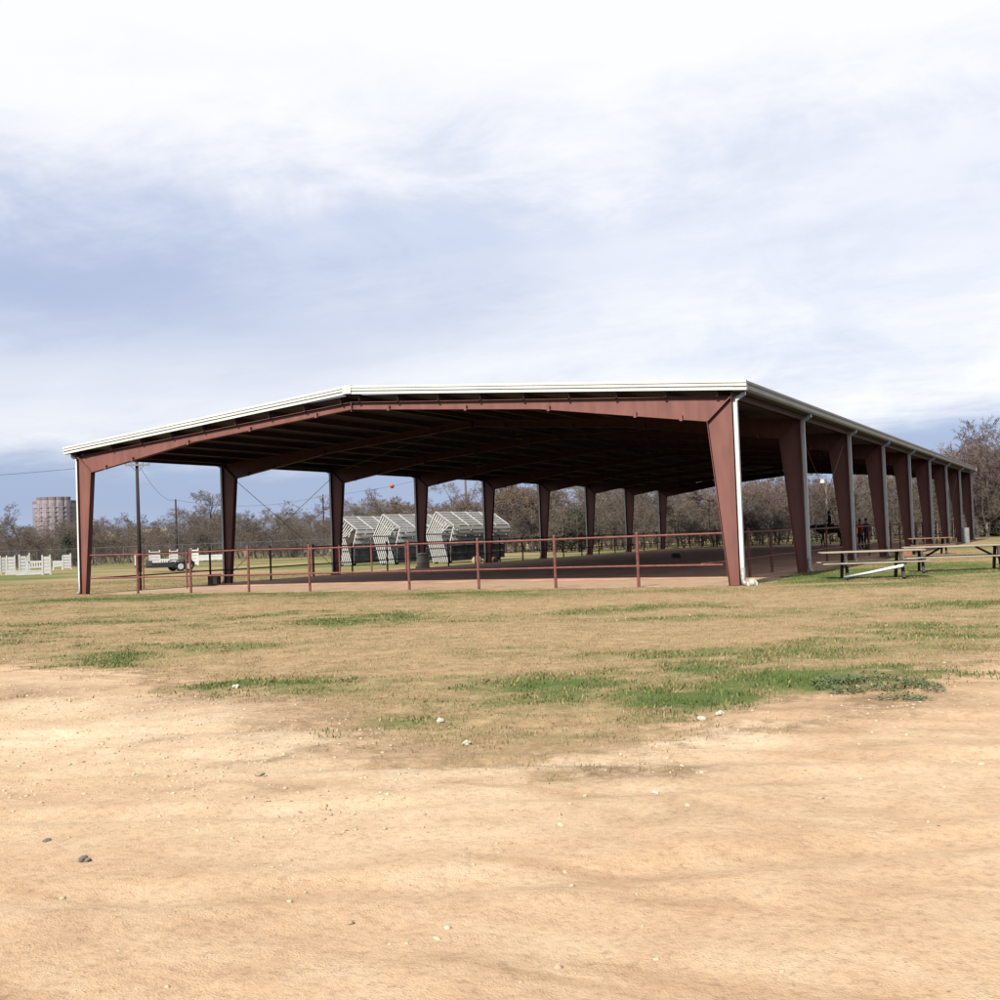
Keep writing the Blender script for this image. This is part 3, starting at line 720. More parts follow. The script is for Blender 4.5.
# ------------------------------------------------------------------ folded grandstand stacks
def bleachers(label, x, y, rz=0, ln=7.4):
    t = thing('folded_bleachers', label, 'bleachers', (x, y, 0), rz, 'folded bleachers parked in a row left of the shelter')
    N_ = 8
    for i in range(N_):
        sft = .145*i
        b = MB(); e = (-1.0+sft, 1.85); tp = (-.28+sft, 3.16-.11*i); bt = (-.50+sft, .10)
        b.bar((e[0], 0, e[1]), (tp[0], 0, tp[1]), .062, .066, up=(0,1,0)); b.bar((bt[0], 0, bt[1]), (e[0], 0, e[1]+.02), .062, .066, up=(0,1,0))
        b.build('end_frame', ALUW, t)
    for yy in np.linspace(.06, ln, 5):
        b = MB()
        P = [(-.5, .12), (-1.0, 1.85), (-.28, 3.235), (.99, 2.325), (.66, 1.25)]
        for a_, c_ in list(zip(P[1:-1], P[2:])): b.bar((a_[0], yy, a_[1]), (c_[0], yy, c_[1]), .07, .08, up=(0,1,0))
        b.build('side_frame', ALUW, t)
        b = MB(); b.bar((.6, yy, 1.25), (.52, yy, .15), .07, .06, up=(0,1,0)); b.bar((-.9, yy, .5), (.55, yy, .5), .07, .06, up=(0,1,0)); b.bar((-.6, yy, 1.9), (.75, yy, 1.5), .06, .06, up=(0,1,0)); b.build('strut', DARKM, t)
    for f in np.linspace(.04, .93, 6):
        xx = -.28+1.23*f; zz = 3.21-.88*f
        MB().bar((xx, -.05, zz), (xx, ln+.1, zz), .205, .035, up=(.58, 0, .81)).build('plank', ALU, t)
    for f, w in ((.08, .20), (.36, .24), (.70, .22)):
        xx = 1.06-.20*f; zz = 2.26-1.05*f
        MB().bar((xx, -.05, zz), (xx, ln+.1, zz), w, .035, up=(.95, 0, .3)).build('plank', ALUW, t)  # paler than the top planks: missing bounce light put into the colour
    for zz, xx in ((.95, .62), (.55, .56), (.22, .54)): MB().bar((xx, -.05, zz), (xx, ln+.1, zz), .07, .05, up=(1, 0, 0)).build('base_rail', DARKM, t)
    for xx, zz in ((-.3, 1.0), (.1, 1.6), (.3, .8), (0, 2.2), (.35, 1.1), (-.1, .6), (.2, .45)): MB().bar((xx, .4, zz), (xx, ln-.1, zz), .30, .03, up=(.3, 0, 1)).build('footboard', DARKM, t)
    for xx, z0_, z1_ in ((.60, .15, .62), (.64, .66, 1.05), (-.2, .12, .55)): b = MB(); b.box(xx, xx+.03, .15, ln-.1, z0_, z1_); b.build('toe_board', TOEB, t)
    for z in (1.84, .95): MB().bar((-1.04, -.045, z+.02), (.55, -.045, z), .05, .03, up=(0,1,0)).build('tie_bar', DARKM, t)
    for yy in (.5, ln-.5):
        w = MB(); w.tube([(.28, yy, .18), (.42, yy, .18)], .18, 14); w.build('wheel', RUB, t)
        w = MB(); w.tube([(-.7, yy, .18), (-.56, yy, .18)], .18, 14); w.build('wheel', RUB, t)
    return t
BY = 31.5
for px, lb in ((345, 'folded aluminium bleachers, left end of the row of three'), (387.5, 'folded aluminium bleachers, the middle one of the row of three'), (441, 'folded aluminium bleachers, right end of the row of three, behind the pillars')):
    x = float(plane(px, 562, 1, BY)[0]); bleachers(lb, x, BY)

# ------------------------------------------------------------------ trailer and show jumps
def trailer():
    a = gz(152, 573.3); D = 78; x, y = far(168.5, D)
    t = thing('flatbed_trailer', 'dark low flatbed trailer with two axles parked on the grass at the left', 'trailer', (x, y, 0), face_cam(x, y)+.25)
    b = MB(); b.box(-1.45, 1.45, -.8, .8, .42, .50); b.box(-1.45, 1.45, -.84, -.801, .30, .62); b.box(-1.45, 1.45, .801, .84, .30, .62); b.build('deck', DARKM, t)
    b = MB(); b.bar((-1.25, -.5, .42), (-2.1, 0, .42), .08, .08); b.bar((-1.25, .5, .42), (-2.1, 0, .42), .08, .08); b.bar((-2.05, 0, .42), (-2.4, 0, .45), .09, .09); b.bar((-2.0, 0, .4), (-2.0, 0, .02), .06, .06); b.build('tongue', DARKM, t)
    for sy in (-1, 1):
        b = MB(); yy = sy*1.0
        P = [(.08, .52), (.16, .70), (.30, .78), (1.10, .78), (1.24, .70), (1.32, .52), (1.28, .52), (1.21, .67), (1.08, .745), (.32, .745), (.19, .67), (.12, .52)]
        b.prism(P, yy-.13, yy+.13); b.build('fender', DARKM, t)
        for xx in (.42, .98):
            w = MB(); w.tube([(xx, yy-.10, .33), (xx, yy+.10, .33)], .325, 20); wo = w.build('wheel', RUB, t)
            r = MB(); r.tube([(xx, yy-.112, .33), (xx, yy+.112, .33)], .20, 16); r.build('rim', RIM, wo)
    b = MB(); b.box(-1.45, -1.40, -.78, .78, .5, .78); b.build('front_rail', DARKM, t)
    b = MB(); b.box(1.30, 1.36, -.9, -.7, .45, .58); b.build('tail_light', BALL, t)
trailer()
def wing(px, D, w, h, label, style=0):
    x, y = far(px, D); t = thing('jump_stand', label, 'jump stand', (x, y, 0), face_cam(x, y)+.15*math.sin(px), 'white show jump stands on the grass at the left')
    hw = w/2
    for i, xx in enumerate((-hw, hw)):
        hh = h*(1 if (i == style % 2 or style > 1) else .88); MB().box(xx-.05, xx+.05, -.05, .05, 0, hh).build('upright', JUMP, t)
        MB().box(xx-.06, xx+.06, -.30, .30, 0, .07).build('foot', JUMP, t)
    if w > .25:
        n = 5
        for i in range(n):
            z = .18+i*(h*.80-.15)/(n-1); b = MB(); b.box(-hw+.051, hw-.051, -.02, .02, z-.09, z+.135); b.build('slat', JUMP, t)
    else: MB().box(-.03, .03, -.09, -.051, h*.5, h*.56).build('pole_cup', DARKM, t)
    return t
def panel(px, D, w, h, label, z0=0.0, slots=0):
    x, y = far(px, D); t = thing('show_hurdle', label, 'hurdle', (x, y, 0), face_cam(x, y)+.05, 'white show jump hurdles on the grass at the left')
    hw = w/2; b = MB(); b.box(-hw, hw, -.03, .03, z0+h*.72, z0+h); b.box(-hw, hw, -.03, .03, z0, z0+h*.25)
    n = slots or 3
    for i in range(n+1): xx = -hw+.06+(w-.12)*i/n; b.box(xx-.06, xx+.06, -.028, .028, z0+h*.25, z0+h*.72)
    if not slots: b.box(-hw+.02, hw-.02, -.02, .02, z0+h*.25, z0+h*.72)
    b.build('panel_board', JUMP, t)
    for s in (-1, 1): MB().box(s*hw*.9-.05, s*hw*.9+.05, -.22, .22, 0, .06 if z0 == 0 else z0).build('foot', JUMP, t)
WG = [(1.5,95,.45,1.5,0,'white slatted jump stand cut by the left edge of the picture'),(9,95,.62,1.5,2,'white slatted jump stand, second from the left edge of the picture'),(21,93,.50,1.55,0,'white slatted jump stand left of a thin single post'),
 (27,96,.12,1.65,1,'thin single white jump post left of the tower'),(44.5,83,.52,1.45,2,'tall white slatted jump stand below the tower, nearest of the left group'),(65,108,.72,1.5,1,'white slatted jump stand just left of the front left pillar'),
 (135.5,105,.36,1.45,1,'narrow white jump stand just left of the tall dark pole'),(153,103,.88,1.5,2,'wide white slatted jump stand behind the trailer deck'),(172,103,.66,1.5,2,'white slatted jump stand behind the trailer wheels'),(193,102,.62,1.55,2,'white slatted jump stand right of the trailer')]
for px, D, w, h, st, lb in WG: wing(px, D, w, h, lb, st)
panel(33, 97, 1.3, .62, 'white picket jump panel between two stands below the tower', .35, 6)
panel(28, 85, 1.9, .32, 'long low white jump box lying on the grass below the tower')
panel(10, 88, .9, .30, 'short low white jump box near the left edge of the picture')
panel(56, 104, .85, .55, 'small white picket jump panel right of the tall jump stand', .3, 5)
panel(209, 108, 2.6, .52, 'long white jump plank right of the trailer, beside the second left pillar', .35)
panel(163, 100, .9, .5, 'small white picket jump panel behind the trailer between two stands', .2, 4)

# ------------------------------------------------------------------ poles and wires
def upole(px, D, h, r, label, mtl, arm=0, tilt=0):
    x, y = far(px, D); rz = face_cam(x, y)
    t = thing('utility_pole', label, 'utility pole', (x, y, 0), rz)
    MB().tube([(0, 0, -.3), (tilt*.5, 0, h*.5), (tilt, 0, h)], [r, r*.88, r*.72], 10).build('pole_shaft', mtl, t, True)
    if arm:
        a = MB(); a.box(-arm, arm, -r-.09, -r*.6, h-.38, h-.26); ao = a.build('crossarm', GREYM if r > .11 else WOODP, t)
        for sx in (-.92, -.45, .45, .92): MB().lathe([(.03, h-.26), (.05, h-.2), (.035, h-.14), (.05, h-.1), (.02, h-.06)], 10, (sx*arm, -r*.8)).build('insulator', GREYM, ao)
        b = MB(); b.bar((-arm*.5, -r, h-.38), (0, -r, h-.85), .03, .03); b.bar((arm*.5, -r, h-.38), (0, -r, h-.85), .03, .03); b.build('arm_brace', STEEL, t)
    return np.array([x, y, h])
P1 = upole(138, 80, 7.85, .15, 'tall dark utility pole with a pale crossarm seen between the two left pillars', WOODP, .85, -.02)
P2 = upole(175.5, 135, 7.45, .14, 'thin dark utility pole standing behind the trailer', WOODP, 0)
P3 = upole(323, 150, 8.0, .13, 'distant wooden utility pole with a crossarm left of the third left pillar', WOODP, .85)
P4 = upole(466, 120, 9.2, .15, 'brown wooden utility pole rising behind the folded bleachers', WOODL, .85)
xq, yq = far(826.5, 98)
t = thing('floodlight_pole', 'pale wooden floodlight pole with a white lamp, seen between right pillars', 'lamp post', (xq, yq, 0), face_cam(xq, yq))
MB().tube([(0, 0, -.2), (0, 0, 5.5)], [.14, .11], 10).build('pole_shaft', mat('pale_pole_wood', (.17, .13, .10), .9, 0, .2, 8), t)
MB().bar((-.05, -.1, 5.3), (-.45, -.35, 5.35), .06, .06).build('lamp_arm', GREYM, t)
MB().lathe([(.22, 5.12), (.23, 5.17), (.15, 5.36), (.06, 5.42)], 14, (-.3, -.25)).build('lamp_head', PVC, t, True)
def wire(a, b, sag, label, n=24, r=.016):
    a = np.array(a, float); b = np.array(b, float); pts = []
    for i in range(n+1):
        f = i/n; q = a+(b-a)*f; q[2] -= sag*4*f*(1-f); pts.append(tuple(q))
    o = MB().tube(pts, r, 4).build('overhead_wire', STEEL); tag(o, label, 'wire'); return pts
lx, ly = far(-260, 92)
wire(P1+np.array([0, 0, -.1]), (lx, ly, 8.2), .5, 'thin overhead wire running left from the tall dark utility pole')
wire(P1+np.array([0, 0, -.1]), P2+np.array([0, 0, -.1]), .9, 'thin overhead wire from the tall dark pole to the thin pole behind the trailer')
wire(P2+np.array([0, 0, -.1]), P3+np.array([0, 0, -.15]), 1.0, 'thin overhead wire between the thin pole and the distant pole with crossarm')
wp = wire(P3+np.array([0, 0, -.1]), P4+np.array([0, 0, -.1]), .55, 'thin overhead wire above the folded bleachers, carrying a red ball')
q = min(wp, key=lambda p: abs(((np.array(p)-CAM)@CR)/((np.array(p)-CAM)@CF)*FPX+500-391))
b = MB(); rr = .27; b.lathe([(rr*math.sin(a_), -rr*math.cos(a_)) for a_ in np.linspace(.05, PI-.05, 12)], 16)
o = b.build('marker_ball', BALL, smooth=True); o.location = q; tag(o, 'small red ball hanging on the wire above the folded bleachers', 'marker ball')

# ------------------------------------------------------------------ chain link fence at the left, post fence at the right
def chainlink(label, px0, px1, D0, D1, h=1.95):
    ax, ay = far(px0, D0); bx, by = far(px1, D1); ln = math.hypot(bx-ax, by-ay)
    t = thing('chain_link_fence', label, 'fence', (ax, ay, 0), math.atan2(by-ay, bx-ax))
    n = int(ln/3)
    for i in range(n+1): MB().tube([(ln*i/n, 0, -.1), (ln*i/n, 0, h+.08)], .028, 6).build('post', GALV, t)
    for z in (h,): MB().tube([(0, 0, z), (ln, 0, z)], .016, 6).build('top_rail', GALV, t)
    V = []; F = []; st = .16; r = .0035
    for sg in (1, -1):
        x = -h
        while x < ln:
            x0, x1 = (x, x+h); z0, z1 = (0.03, h)
            if sg < 0: z0, z1 = z1, z0
            k = len(V)
            V += [(x0-r, 0, z0), (x0+r, -r, z0), (x0+r, r, z0), (x1-r, 0, z1), (x1+r, -r, z1), (x1+r, r, z1)]
            F += [(k, k+1, k+4, k+3), (k+1, k+2, k+5, k+4), (k+2, k, k+3, k+5)]; x += st
    MB().add(V, F).build('wire_mesh', GALV, t)
chainlink('tall grey chain link fence behind the jumps at the left', -160, 330, 118, 112)
def postfence(label, pts, n, h, mtl, rails, r=.06):
    a, c = pts; t = thing('post_fence', label, 'fence', (a[0], a[1], 0), math.atan2(c[1]-a[1], c[0]-a[0])); ln = math.hypot(c[0]-a[0], c[1]-a[1])
    for i in range(n+1): MB().tube([(ln*i/n, 0, -.1), (ln*i/n+random.uniform(-.04,.04), 0, h+random.uniform(-.08,.08))], r, 7).build('post', mtl, t)
    for z in rails: MB().tube([(0, 0, z), (ln*.5, 0, z-.03), (ln, 0, z)], .008, 5).build('wire', GALV, t)
PW = mat('pale_fence_post', (.24, .20, .16), .9, 0, .25, 6)
postfence('weathered post and wire fence at the foot of the wood on the right', (far(700, 98), far(1120, 92)), 26, 1.25, PW, (.4, .8, 1.15))
postfence('dark post and wire fence at the foot of the wood behind the arena', (far(330, 122), far(700, 98)), 26, 1.2, FDRK, (.4, .8, 1.1), .05)

# ------------------------------------------------------------------ tower and far building
def tower():
    x, y = far(56, 720); t = thing('apartment_tower', 'round hazy pinkish apartment tower rising behind the bare trees at the left', 'tower', (x, y, 0), face_cam(x, y))
    NB = 18; Rr = 13.6; hh = [33.2, 35.4]
    wall = MB(); win = []
    for i in range(NB):
        a = 2*PI*i/NB; da = 2*PI/NB
        h = hh[1] if math.cos(a+PI/2+.25) > -.2 and abs(((a-1.5*PI+.2+PI) % (2*PI))-PI) < .75 else hh[0]
        # rounded bay
        P = [(Rr*.965*math.cos(a-da*.5), Rr*.965*math.sin(a-da*.5))]
        for k in range(7):
            aa = a - da*.36 + da*.72*k/6; rr = Rr*(1+.018*math.sin(PI*k/6)); P.append((rr*math.cos(aa), rr*math.sin(aa)))
        P.append((Rr*.965*math.cos(a+da*.5), Rr*.965*math.sin(a+da*.5)))
        n = len(P); V = [(px, py, 0) for px, py in P]+[(px, py, h) for px, py in P]
        wall.add(V, [(j, (j+1) % n, (j+1) % n+n, j+n) for j in range(n)]+[tuple(range(n, 2*n))])
        for off in (-.14, .14):
            aa = a+da*off; w = MB(); w.box(Rr*1.005, Rr*1.022, -.55, .55, 3, h-2.2)
            c_, s_ = math.cos(aa), math.sin(aa); w.v = [(vx*c_-vy*s_, vx*s_+vy*c_, vz) for vx, vy, vz in w.v]; win.append(w)
        cr = MB(); V = [(px*1.012, py*1.012, h+.02) for px, py in P]+[(px*1.012, py*1.012, h+1.6) for px, py in P]
        cr.add(V, [(j, (j+1) % n, (j+1) % n+n, j+n) for j in range(n)]+[tuple(range(n, 2*n)), tuple(reversed(range(n)))]); cr.build('roof_parapet', TOWERD, t)
    wall.lathe([(Rr*.97, 0), (Rr*.97, 32.5)], 28); wall.build('wall', TOWER, t)
    for w in win: w.build('window_strip', TGLASS, t)
    for k in range(11):
        z = 3+k*2.75; fb = MB(); n = 56; V = []; Fc = []
        for i in range(n):
            a = 2*PI*i/n
            for rr, zz in ((Rr*1.0, z), (Rr*1.026, z), (Rr*1.026, z+.45), (Rr*1.0, z+.45)): V.append((rr*math.cos(a), rr*math.sin(a), zz))
        for i in range(n):
            j = (i+1) % n
            for q in range(4): Fc.append((i*4+q, j*4+q, j*4+(q+1) % 4, i*4+(q+1) % 4))
        fb.add(V, Fc); fb.build('floor_band', TOWER, t)
tower()
def barn(px, D, w, h, label):
    x, y = far(px, D); t = thing('low_building', label, 'building', (x, y, 0), face_cam(x, y)); hw = w/2
    b = MB(); b.box(-hw, hw, -6, 6, 0, h); b.build('wall', BEIGE, t)
    b = MB(); b.prism_x([(-6.6, h), (0, h+2.6), (6.6, h), (6.6, h+.25), (0, h+2.85), (-6.6, h+.25)], -hw-.5, hw+.5); b.build('roof', BEIGE, t)
    for i in range(4): MB().box(-hw+2+i*(w-4)/4, -hw+3.4+i*(w-4)/4, -6.06, -6.01, 1.0, 2.4).build('window', TGLASS, t)
barn(147, 300, 9, 4.3, 'beige pitched roof glimpsed above the scrub right of the tall dark pole')
barn(103, 310, 8, 4.0, 'beige pitched roof glimpsed above the scrub right of the front left pillar')

# ------------------------------------------------------------------ trees
def segs_mesh(S, n=3):
    """S: array rows (ax,ay,az,bx,by,bz,ra,rb) -> prisms of n sides"""
    S = np.asarray(S); A = S[:, :3]; B = S[:, 3:6]; ra = S[:, 6]; rb = S[:, 7]
    d = B-A; d /= np.linalg.norm(d, axis=1)[:, None]+1e-9
    ref = np.where(np.abs(d[:, 2:3]) > .9, np.array([[1., 0, 0]]), np.array([[0, 0, 1.]]))
    s = np.cross(d, ref); s /= np.linalg.norm(s, axis=1)[:, None]; u = np.cross(s, d)
    V = np.empty((len(S), 2*n, 3))
    for k in range(n):
        a = 2*PI*k/n; off = s*math.cos(a)+u*math.sin(a)
        V[:, k] = A+off*ra[:, None]; V[:, n+k] = B+off*rb[:, None]
    F = []
    for k in range(n): F.append([k, (k+1) % n, n+(k+1) % n, n+k])
    F = (np.arange(len(S))[:, None, None]*2*n+np.array(F)[None]).reshape(-1, 4)
    return V.reshape(-1, 3), F
def grow(seed, h=8.0, spread=.55, nl=(7, 7, 7, 6), low=.22, twig=.019, lean=0.0, droop=0.0):
    rnd = random.Random(seed); big = []; fine = []
    def branch(p, d, ln, r, lev):
        n = 4 if lev < 2 else 2
        q = p; dd = d.copy(); pts = [p]
        for i in range(n):
            dd = (dd+Vector((rnd.uniform(-1,1), rnd.uniform(-1,1), rnd.uniform(-.5,.8)+.12-droop*lev))*.20).normalized()
            e = q+dd*(ln/n); ra = r*(1-.75*i/n); rb = r*(1-.75*(i+1)/n)
            (big if lev < 2 else fine).append((*q, *e, max(ra, twig*.7), max(rb, twig*.5))); q = e; pts.append(e)
        if lev >= 4: return
        k = nl[lev]
        for j in range(k):
            f = (low if lev == 0 else .25)+(1-(low if lev == 0 else .25))*(j+rnd.random())/k
            i = min(n-1, int(f*n)); c = pts[i].lerp(pts[i+1], f*n-i)
            dax = (pts[i+1]-pts[i]).normalized(); a = rnd.random()*2*PI
            sdv = dax.cross(Vector((0, 0, 1)) if abs(dax.z) < .9 else Vector((1, 0, 0))).normalized(); uv = sdv.cross(dax)
            out = sdv*math.cos(a)+uv*math.sin(a)
            nd = (dax*(1-spread)+out*spread*rnd.uniform(.8, 1.25)).normalized()
            branch(c, nd, ln*rnd.uniform(.42, .68)*(1-.3*f if lev else 1.05-.45*f), r*.5*(1-.4*f), lev+1)
    branch(Vector((0, 0, -.1)), Vector((lean, 0, 1)).normalized(), h*.86, h*.013+.02, 0)
    return big, fine
TREES = []
def tree_proto(name, seed, twigm, leaves=0, **kw):
    big, fine = grow(seed, **kw)
    t = bpy.data.objects.new(name, None); COL.objects.link(t)
    V, F = segs_mesh(big, 6); np_mesh('trunk', V, F, BARK, t)
    V, F = segs_mesh(fine, 3)
    if leaves:
        rnd = np.random.default_rng(seed); S = np.array(fine); pick = rnd.choice(len(S), leaves); f = rnd.random((leaves, 1))
        c = S[pick, :3]*(1-f)+S[pick, 3:6]*f+rnd.normal(0, .06, (leaves, 3)); a = rnd.normal(0, 1, (leaves, 3)); a /= np.linalg.norm(a, axis=1)[:, None]
        bb = np.cross(a, rnd.normal(0, 1, (leaves, 3))); bb /= np.linalg.norm(bb, axis=1)[:, None]; sz = .045+.05*rnd.random((leaves, 1))
        LV = np.stack([c-a*sz, c+bb*sz*.6, c+a*sz, c-bb*sz*.6], 1).reshape(-1, 3); LF = np.arange(leaves*4).reshape(-1, 4)+len(V)
        mi = np.r_[np.zeros(len(F)), np.ones(leaves)]
        np_mesh('crown', np.r_[V, LV], np.r_[F, LF], [twigm, LEAFT], t, mi=mi)
    else: np_mesh('crown', V, F, twigm, t)
    return t
protos = {
 'a': tree_proto('bare_tree', 1, TWIG1, spread=.52), 'b': tree_proto('bare_tree', 2, TWIG2, spread=.62, low=.15), 'c': tree_proto('bare_tree', 3, TWIG1, spread=.7, low=.2, droop=.1),
 'd': tree_proto('bare_tree', 4, TWIG3, spread=.58, low=.12), 'e': tree_proto('leafy_oak', 5, TWIG3, 2600, spread=.6, low=.18), 'f': tree_proto('bare_tree', 6, TWIG2, spread=.5, nl=(8, 8, 6, 6), low=.1)}
used = set()
def plant(kind, px, D, top, label, cat='tree', group=None, name=None, wid=1.0):
    x, y = far(px, D); s = top/8.0
    if kind in used: t = copy_tree(protos[kind])
    else: t = protos[kind]; used.add(kind)
    t.name = name or ('leafy_oak' if kind == 'e' else 'bare_tree')
    t.location = (x, y, 0); t.rotation_euler = (0, 0, random.random()*6.28); t.scale = (s*wid, s*wid, s)
    return tag(t, label, cat, group)
def htop(px, ypx, D):   # height of something at distance D whose top is seen at row ypx
    hor = 556-.0372*px; return 1.49+(hor-ypx)*D/FPX
rnd = random.Random(3)
# single trees that stand out
plant('a', 206, 165, htop(206, 488, 165), 'tallest bare tree in the left treeline, left of the second left pillar', wid=1.1)
plant('c', 20, 140, htop(20, 508, 140), 'dark bare tree with a thick leaning limb, left of the tower')
plant('b', 440, 118, htop(440, 482, 118), 'reddish bare tree rising behind the right hand folded bleachers', wid=1.1)
plant('e', 528, 104, htop(528, 478, 104), 'tree with tan dead leaves between the fifth and sixth left pillars', wid=1.2)
plant('f', 985, 96, htop(985, 436, 96), 'tall bare tree at the right edge, beyond the end of the roof', wid=1.2)
LW, MW, RW = 'bare grey-brown tree in the low treeline behind the chain link fence', 'bare tree in the wood behind the arena and the bleachers', 'bare tree in the dense wood at the right'
for i in range(64):
    px = -130+i*7.6+rnd.uniform(-4, 4); D = rnd.uniform(140, 195)
    plant(rnd.choice('abcdf'), px, D, htop(px, rnd.uniform(519, 528)-(9 if 165 < px < 330 else 0), D), LW, group='bare trees of the left treeline', wid=rnd.uniform(1.0, 1.5))
for i in range(66):
    px = 345+i*6+rnd.uniform(-4, 4); D = rnd.uniform(100, 135) if px > 500 else rnd.uniform(120, 160)
    yt = rnd.uniform(496, 510) if px < 500 else rnd.uniform(478, 492)
    plant(rnd.choice('abcdfe') if px < 620 else rnd.choice('abcdf'), px, D, htop(px, yt, D), MW, group='bare trees of the wood behind the arena', wid=rnd.uniform(1.0, 1.35))
for i in range(78):
    px = 735+i*5.2+rnd.uniform(-4, 4); D = rnd.uniform(95, 130)
    yt = rnd.uniform(474, 484) if px < 860 else (rnd.uniform(462, 474) if px < 955 else rnd.uniform(440, 455))
    plant(rnd.choice('abdf'), px, D, htop(px, yt, D), RW, group='bare trees of the right wood', wid=rnd.uniform(1.0, 1.3))
# dark evergreens
def cedar(px, D, top, wid, label, seed):
    x, y = far(px, D); rn = np.random.default_rng(seed)
    t = thing('cedar_tree', label, 'cedar', (x, y, 0), seed)
    MB().tube([(0, 0, -.1), (.05, 0, top*.9)], [.14, .03], 8).build('trunk', BARK, t)
    n = 5200; k = 46
    cz = rn.random(k)**.8*top*.9+.25; cr_ = wid*(1-cz/top)**.7*np.sqrt(rn.random(k)); ca = rn.random(k)*6.28
    cc = np.stack([cr_*np.cos(ca), cr_*np.sin(ca), cz], -1); pk = rn.integers(0, k, n)
    c = cc[pk]+rn.normal(0, 1, (n, 3))*np.array([.36, .36, .30])*wid/1.8; c[:, 2] = np.maximum(c[:, 2], .05)
    a = rn.normal(0, 1, (n, 3)); a[:, 2] += .5; a /= np.linalg.norm(a, axis=1)[:, None]; b = np.cross(a, rn.normal(0, 1, (n, 3))); b /= np.linalg.norm(b, axis=1)[:, None]
    sz = (.05+.06*rn.random((n, 1))); V = np.stack([c-a*sz, c+b*sz*.45, c+a*sz, c-b*sz*.45], 1).reshape(-1, 3)
    np_mesh('crown', V, np.arange(n*4).reshape(-1, 4), LEAFG, t)
cedar(578, 97, htop(578, 511, 97), 1.9, 'dark green cedar behind the far end of the arena, taller of two', 1)
cedar(561, 98, htop(561, 524, 98), 1.5, 'low dark green cedar left of the taller one behind the arena', 2)
cedar(990, 104, htop(990, 507, 104), 1.3, 'dark green cedar at the foot of the wood, right edge of the picture', 3)
cedar(203, 132, htop(203, 538, 132), 1.8, 'rounded dark green bush in front of the left treeline, left of the second left pillar', 4)
cedar(292, 138, htop(292, 542, 138), 1.8, 'rounded dark green bush in front of the left treeline, left of the third left pillar', 5)
cedar(68, 130, htop(68, 537, 130), 1.7, 'rounded dark green bush below the tower', 6)
# undergrowth filling the foot of the woods
def brush():
    rn = random.Random(9); S = []
    bushes = []
    for sd_ in (21, 22, 23):
        big, fine = grow(sd_, h=3.0, spread=.68, nl=(8, 6, 5, 3), low=.02, twig=.014); bushes.append(np.array(big+fine))
    out = []
    for i in range(460):
        px = -170+i*3.0; D = rn.uniform(126, 150) if px < 330 else (rn.uniform(104, 128) if px < 560 else rn.uniform(93, 108)); D += (i % 2)*rn.uniform(0, 14)
        x, y = far(px, D); s = rn.uniform(.6, 1.2)*(1.75 if px < 330 else 1.4 if px < 560 else 1.5); a = rn.random()*6.28; B = bushes[i % 3].copy()
        for k in (0, 3):
            bx = (B[:, k]*math.cos(a)-B[:, k+1]*math.sin(a))*s*1.3+x; by = (B[:, k]*math.sin(a)+B[:, k+1]*math.cos(a))*s*1.3+y
            B[:, k] = bx; B[:, k+1] = by; B[:, k+2] *= s
        B[:, 6:] = np.maximum(B[:, 6:], .010); out.append(B)
    V, F = segs_mesh(np.concatenate(out), 3)
    o = np_mesh('undergrowth', V, F, mat('undergrowth_twigs', (.135, .108, .086), .95, 0, .3, .25)); tag(o, 'tangled brown undergrowth at the foot of the woods', 'undergrowth', kind='stuff')
brush()

# ------------------------------------------------------------------ people and horse
def skin_body(name, J, E, mats, assign, parent=None, sub=2):
    me = bpy.data.meshes.new(name); names = list(J)
    me.from_pydata([J[n][:3] for n in names], [(names.index(a), names.index(b)) for a, b in E], [])
    o = bpy.data.objects.new(name, me); COL.objects.link(o)
    o.modifiers.new('skin', 'SKIN')
    for i, n in enumerate(names):
        r = J[n][3]; r = r if isinstance(r, tuple) else (r, r); me.skin_vertices[0].data[i].radius = r; me.skin_vertices[0].data[i].use_root = (i == 0)
    s = o.modifiers.new('sub', 'SUBSURF'); s.levels = sub; s.render_levels = sub
    dg = bpy.context.evaluated_depsgraph_get(); ev = o.evaluated_get(dg); nm = bpy.data.meshes.new_from_object(ev)
    bpy.data.objects.remove(o); bpy.data.meshes.remove(me)
    for q in mats: nm.materials.append(q)
    for p in nm.polygons: p.material_index = assign(p.center); p.use_smooth = True
    o = bpy.data.objects.new(name, nm); COL.objects.link(o)
    if parent: o.parent = parent
    return o
HE = [('pelvis','waist'),('waist','chest'),('chest','neck'),('neck','head'),('head','crown')]
for s in 'lr': HE += [('pelvis','hip'+s),('hip'+s,'knee'+s),('knee'+s,'ank'+s),('ank'+s,'toe'+s),('chest','sh'+s),('sh'+s,'elb'+s),('elb'+s,'wri'+s),('wri'+s,'hand'+s)]
def stand_joints(arm=.0, step=.08):
    J = dict(pelvis=(0,0,.93,(.15,.105)), waist=(0,0,1.08,(.135,.095)), chest=(0,.0,1.32,(.165,.11)), neck=(0,.0,1.49,.052), head=(0,-.02,1.60,(.078,.09)), crown=(0,-.01,1.70,(.07,.08)))
    for s, k in (('l',1),('r',-1)):
        J['hip'+s] = (.095*k,0,.87,.092); J['knee'+s] = (.105*k,-.02-step*k*.3,.48,.062); J['ank'+s] = (.11*k,.0+step*k*.5,.09,.042); J['toe'+s] = (.125*k,-.16+step*k*.5,.045,.038)
        J['sh'+s] = (.185*k,0,1.40,.062); J['elb'+s] = (.25*k,.03,1.12,.045); J['wri'+s] = (.25*k,-.08-arm,.90+arm,.032); J['hand'+s] = (.245*k,-.12-arm,.80+arm*1.1,.036)
    return J
